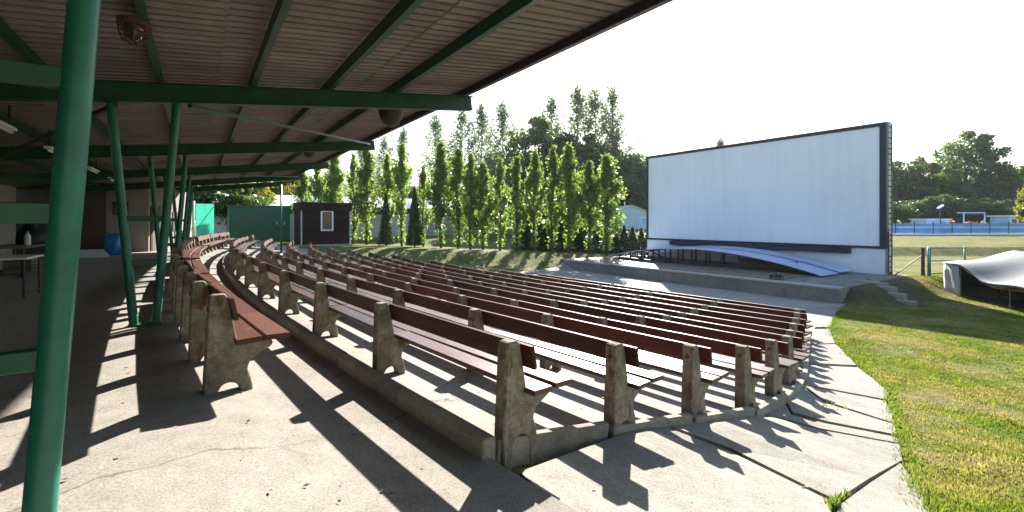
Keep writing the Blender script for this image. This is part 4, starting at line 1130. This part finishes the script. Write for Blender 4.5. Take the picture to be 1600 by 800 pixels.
tree('willow_tree', 'round dark willow with drooping foliage behind the young poplars', 'tree', 768, 88, 234, WIL, 13, None, 1.05)
B_ = [(830, 64, 196, 0, 1.0, 'broad leafy tree rising behind the middle of the poplar row'), (880, 62, 214, 1, 1.1, 'broad leafy tree below the highest poplar clump'), (925, 66, 222, 0, 1.1, 'broad leafy tree behind the right end of the poplar row'),
      (972, 70, 236, 2, 0.9, 'dark tree filling the gap left of the screen'), (1003, 74, 240, 2, 0.9, 'dark tree half hidden by the left edge of the screen'), (715, 66, 250, 2, 1.0, 'dark tree low behind the poplar row near the long shed'), (660, 74, 285, 2, 1.0, 'dark tree low behind the two thin poplars'), (1060, 88, 246, 1, 1.0, 'tree behind the upper left of the screen'),
      (1412, 88, 252, 2, 1.0, 'dark tree just right of the screen edge'), (1440, 92, 250, 1, 0.8, 'mid green tree second from the screen edge'), (1378, 92, 262, 1, 1.1, 'tree mostly hidden behind the right screen edge'), (1478, 84, 268, 0, 0.9, 'lighter tree at the foot of the tallest right hand tree'), (1508, 90, 216, 0, 0.95, 'tallest broad tree behind the pool'),
      (1555, 88, 256, 2, 0.85, 'dark dense tree right of the tallest pool tree'), (1592, 92, 264, 1, 1.3, 'tree above the pool house'), (1640, 90, 250, 0, 1.0, 'tree at the right edge of the view'), (1690, 95, 250, 2, 1.1, 'tree past the right edge behind the pool house'),
      (1455, 86, 292, 2, 0.9, 'low dark tree in front of the mid green one'), (1530, 84, 300, 2, 1.0, 'low dark tree behind the slide frame')]
for px, Y, ty_, k, w_, lab in B_:
    tree('broadleaf_tree', lab, 'tree', px, Y * (1.45 if px < 1100 else 1.2), ty_, BRD[k], 13, 'broadleaf trees in the background', w_)
tree('broadleaf_tree', 'bright sunlit tree cut by the right edge of the picture', 'tree', 1622, 56, 278, YEL, 10, None, 0.8)
tree('broadleaf_tree', 'dark leafy tree overhanging the green shed', 'tree', 352, 46, 268, CHS, 8, None, 1.15)
tree('broadleaf_tree', 'dark leafy tree behind the turquoise gate', 'tree', 300, 52, 266, CHS, 8, None, 1.2)
tree('broadleaf_tree', 'sunny green tree just right of the green shed', 'tree', 405, 49, 276, YEL, 10, None, 0.7)
tree('broadleaf_tree', 'yellow green tree glowing below the canopy end', 'tree', 452, 66, 262, YEL, 10, None, 1.0)
fr = [(430, 100, 285), (520, 105, 280), (600, 110, 275), (690, 112, 282), (770, 115, 270), (840, 108, 262), (900, 112, 275), (960, 105, 268), (1020, 110, 260), (1340, 112, 285), (1400, 115, 290), (1450, 118, 296), (1500, 112, 290), (1560, 118, 292), (1620, 112, 285), (1680, 118, 270), (1740, 112, 262), (1810, 108, 268)]
for i, (px, Y, ty_) in enumerate(fr):
    tree('broadleaf_tree', 'dark low tree in the far line of trees behind everything', 'tree', px, Y * 1.35, ty_, BRD[i % 3], 13, 'far line of dark trees', 1.5)
for i, px in enumerate((1398, 1432, 1470, 1506, 1545, 1584, 1625)):
    tree('bush', ('leftmost' if i == 0 else ordn[i]) + ' low dark bush from the screen edge, behind the pool fence', 'bush', px, 88 + 3 * (i % 2), 318 - 5 * (i % 3), BRD[2 * (i % 2)], 13, 'low bushes behind the pool fence', 2.2)
for px, Y, ty_, lab in ((738, 58, 312, 'leftmost dark bush behind the poplar trunks'), (778, 60, 300, 'second dark bush behind the poplar trunks'), (822, 58, 306, 'third dark bush behind the poplar trunks'), (866, 60, 300, 'fourth dark bush behind the poplar trunks'), (908, 58, 310, 'rightmost dark bush behind the poplar trunks')):
    tree('bush', lab, 'bush', px, Y, ty_, BRD[2], 13, 'dark bushes behind the poplar row', 1.25)
for px, Y, ty_, lab in ((603, 44.5, 305, 'dark conifer left of two by the long shed'), (648, 44, 296, 'dark conifer right of two by the long shed')):
    tree('fir_tree', lab, 'tree', px, Y, ty_, FIR, 6, 'dark conifers by the long shed', 0.75)
hed = [(818, 46.5), (828, 46.2), (842, 46.4), (856, 46.2), (872, 46.5), (884, 46.2), (899, 46.3), (911, 46.1), (928, 46.3), (944, 46.2), (962, 46.0), (975, 45.8), (988, 45.6), (1002, 45.4), (1013, 45.2)]
for i, (px, Y) in enumerate(hed):
    tree('thuja_shrub', 'small dark cone shaped conifer, %s of the hedge line left of the screen' % (ordn[i] if i else 'leftmost'), 'shrub', px, Y, (340 if px < 932 else 357) + random.uniform(-5, 4), CON[i % 2], 2.6, 'conifers in the hedge line', 1.35)

# ---------------------------------------------------------------- grass blades and weeds
def blades(name, pts, hgt, mat, wid=0.006):
    n = len(pts)
    a = rng.uniform(0, 2 * math.pi, n); h = hgt * rng.uniform(0.5, 1.3, n)
    dx, dy = np.cos(a), np.sin(a)
    w = wid * rng.uniform(0.7, 1.4, n) * (1 + pts[:, 1] / 7)
    le = rng.uniform(0.15, 0.7, n) * h; la = rng.uniform(0, 2 * math.pi, n)
    b0 = pts - np.stack([dx * w, dy * w, np.zeros(n)], -1); b1 = pts + np.stack([dx * w, dy * w, np.zeros(n)], -1)
    tp_ = pts + np.stack([np.cos(la) * le, np.sin(la) * le, h], -1)
    V = np.stack([b0, b1, tp_], 1).reshape(-1, 3)
    return numpy_mesh(name, V, np.arange(3 * n).reshape(n, 3), mat)
n = 330000
Y = 1.6 + 26 * rng.random(n) ** 1.35
ax = rng.uniform(0.62, 1.22, n)
X = ax * Y
ok = ~in_poly(CONC, X, Y)
S_, T_ = X * NS[0] + Y * NS[1], -X * NS[1] + Y * NS[0]
ok &= ~((S_ > 24.6) & (T_ > 9.1))
ok &= ~((((S_ - 28.2) / 3.6) ** 2 + ((T_ - 8.6) / 1.8) ** 2 < 0.75) & (rng.random(n) < 0.8))
dens = 0.5 + 0.5 * np.sin(X * 1.3 + 2 * np.sin(Y * 0.9)) * np.sin(Y * 1.7 + np.sin(X))
ok &= rng.random(n) < 0.12 + 0.88 * dens ** 0.8
X, Y = X[ok], Y[ok]
P = np.stack([X, Y, zg(X, Y) - 0.02], -1)
stuff(ob('grass', blades('grass', P, 0.042, 'blade')))
# weeds growing in the path joints and along its edge
pts = []
for (a, b), cnt in ((((1306, 786), (1302, 794)), 160), (((1290, 788), (1330, 772)), 60), (((1256, 604), (1300, 612)), 50), (((1253, 575), (1256, 600)), 40), (((1283, 632), (1330, 642)), 25), (((1236, 612), (1256, 600)), 40), (((1040, 664), (1100, 652)), 40)):
    for _ in range(cnt):
        f = random.random(); q = at(a[0] + (b[0] - a[0]) * f + random.gauss(0, 3), a[1] + (b[1] - a[1]) * f + random.gauss(0, 2))
        pts.append((q[0], q[1], gz(*q) - 0.005))
for i in range(2, len(EDGE) - 2):
    (x0, y0), (x1, y1) = EDGE[i], EDGE[i + 1]
    L = math.hypot(x1 - x0, y1 - y0)
    for _ in range(int(150 * L * (0.25 + 1.5 * random.random() ** 2))):
        f = random.random(); x_, y_ = x0 + (x1 - x0) * f + random.gauss(0.03, 0.07), y0 + (y1 - y0) * f + random.gauss(0, 0.05)
        pts.append((x_, y_, gz(x_, y_) - 0.01))
# dry leaves blown about on the concrete
lp = []
while len(lp) < 420:
    x_, y_ = random.uniform(-6, 6), 1.8 + 9 * random.random() ** 1.3
    if in_poly(CONC, np.array([x_]), np.array([y_]))[0]: lp.append((x_, y_, gz(x_, y_) + 0.012))
lp = np.array(lp); nl_ = len(lp)
aa = rng.uniform(0, 6.28, nl_); sz_ = rng.uniform(0.008, 0.026, nl_)
ux = np.stack([np.cos(aa), np.sin(aa), rng.uniform(-0.3, 0.3, nl_)], -1) * sz_[:, None]
uy = np.stack([-np.sin(aa), np.cos(aa), rng.uniform(-0.3, 0.3, nl_)], -1) * sz_[:, None] * 0.6
V = np.stack([lp - ux, lp + uy, lp + ux, lp - uy], 1).reshape(-1, 3)
stuff(ob('leaf_litter', numpy_mesh('leaf_litter', V, np.arange(4 * nl_).reshape(nl_, 4), 'rust')))
stuff(ob('weeds', blades('weeds', np.array(pts), 0.055, 'tuft', 0.006)))

# ---------------------------------------------------------------- morning haze
hz = MB().box((-760, -70, -5.3), (960, 1560, 38))
hme = bpy.data.meshes.new('haze'); hme.from_pydata(hz.v, [], hz.f)
hm = bpy.data.materials.new('haze_air'); hm.use_nodes = True
hn = hm.node_tree; hn.nodes.remove(hn.nodes['Principled BSDF'])
pv = hn.nodes.new('ShaderNodeVolumePrincipled')
pv.inputs['Color'].default_value = (0.85, 0.92, 1.0, 1); pv.inputs['Density'].default_value = 0.00013; pv.inputs['Anisotropy'].default_value = 0.3
hn.links.new(pv.outputs[0], hn.nodes['Material Output'].inputs['Volume'])
hme.materials.append(hm)
stuff(ob('haze', hme))
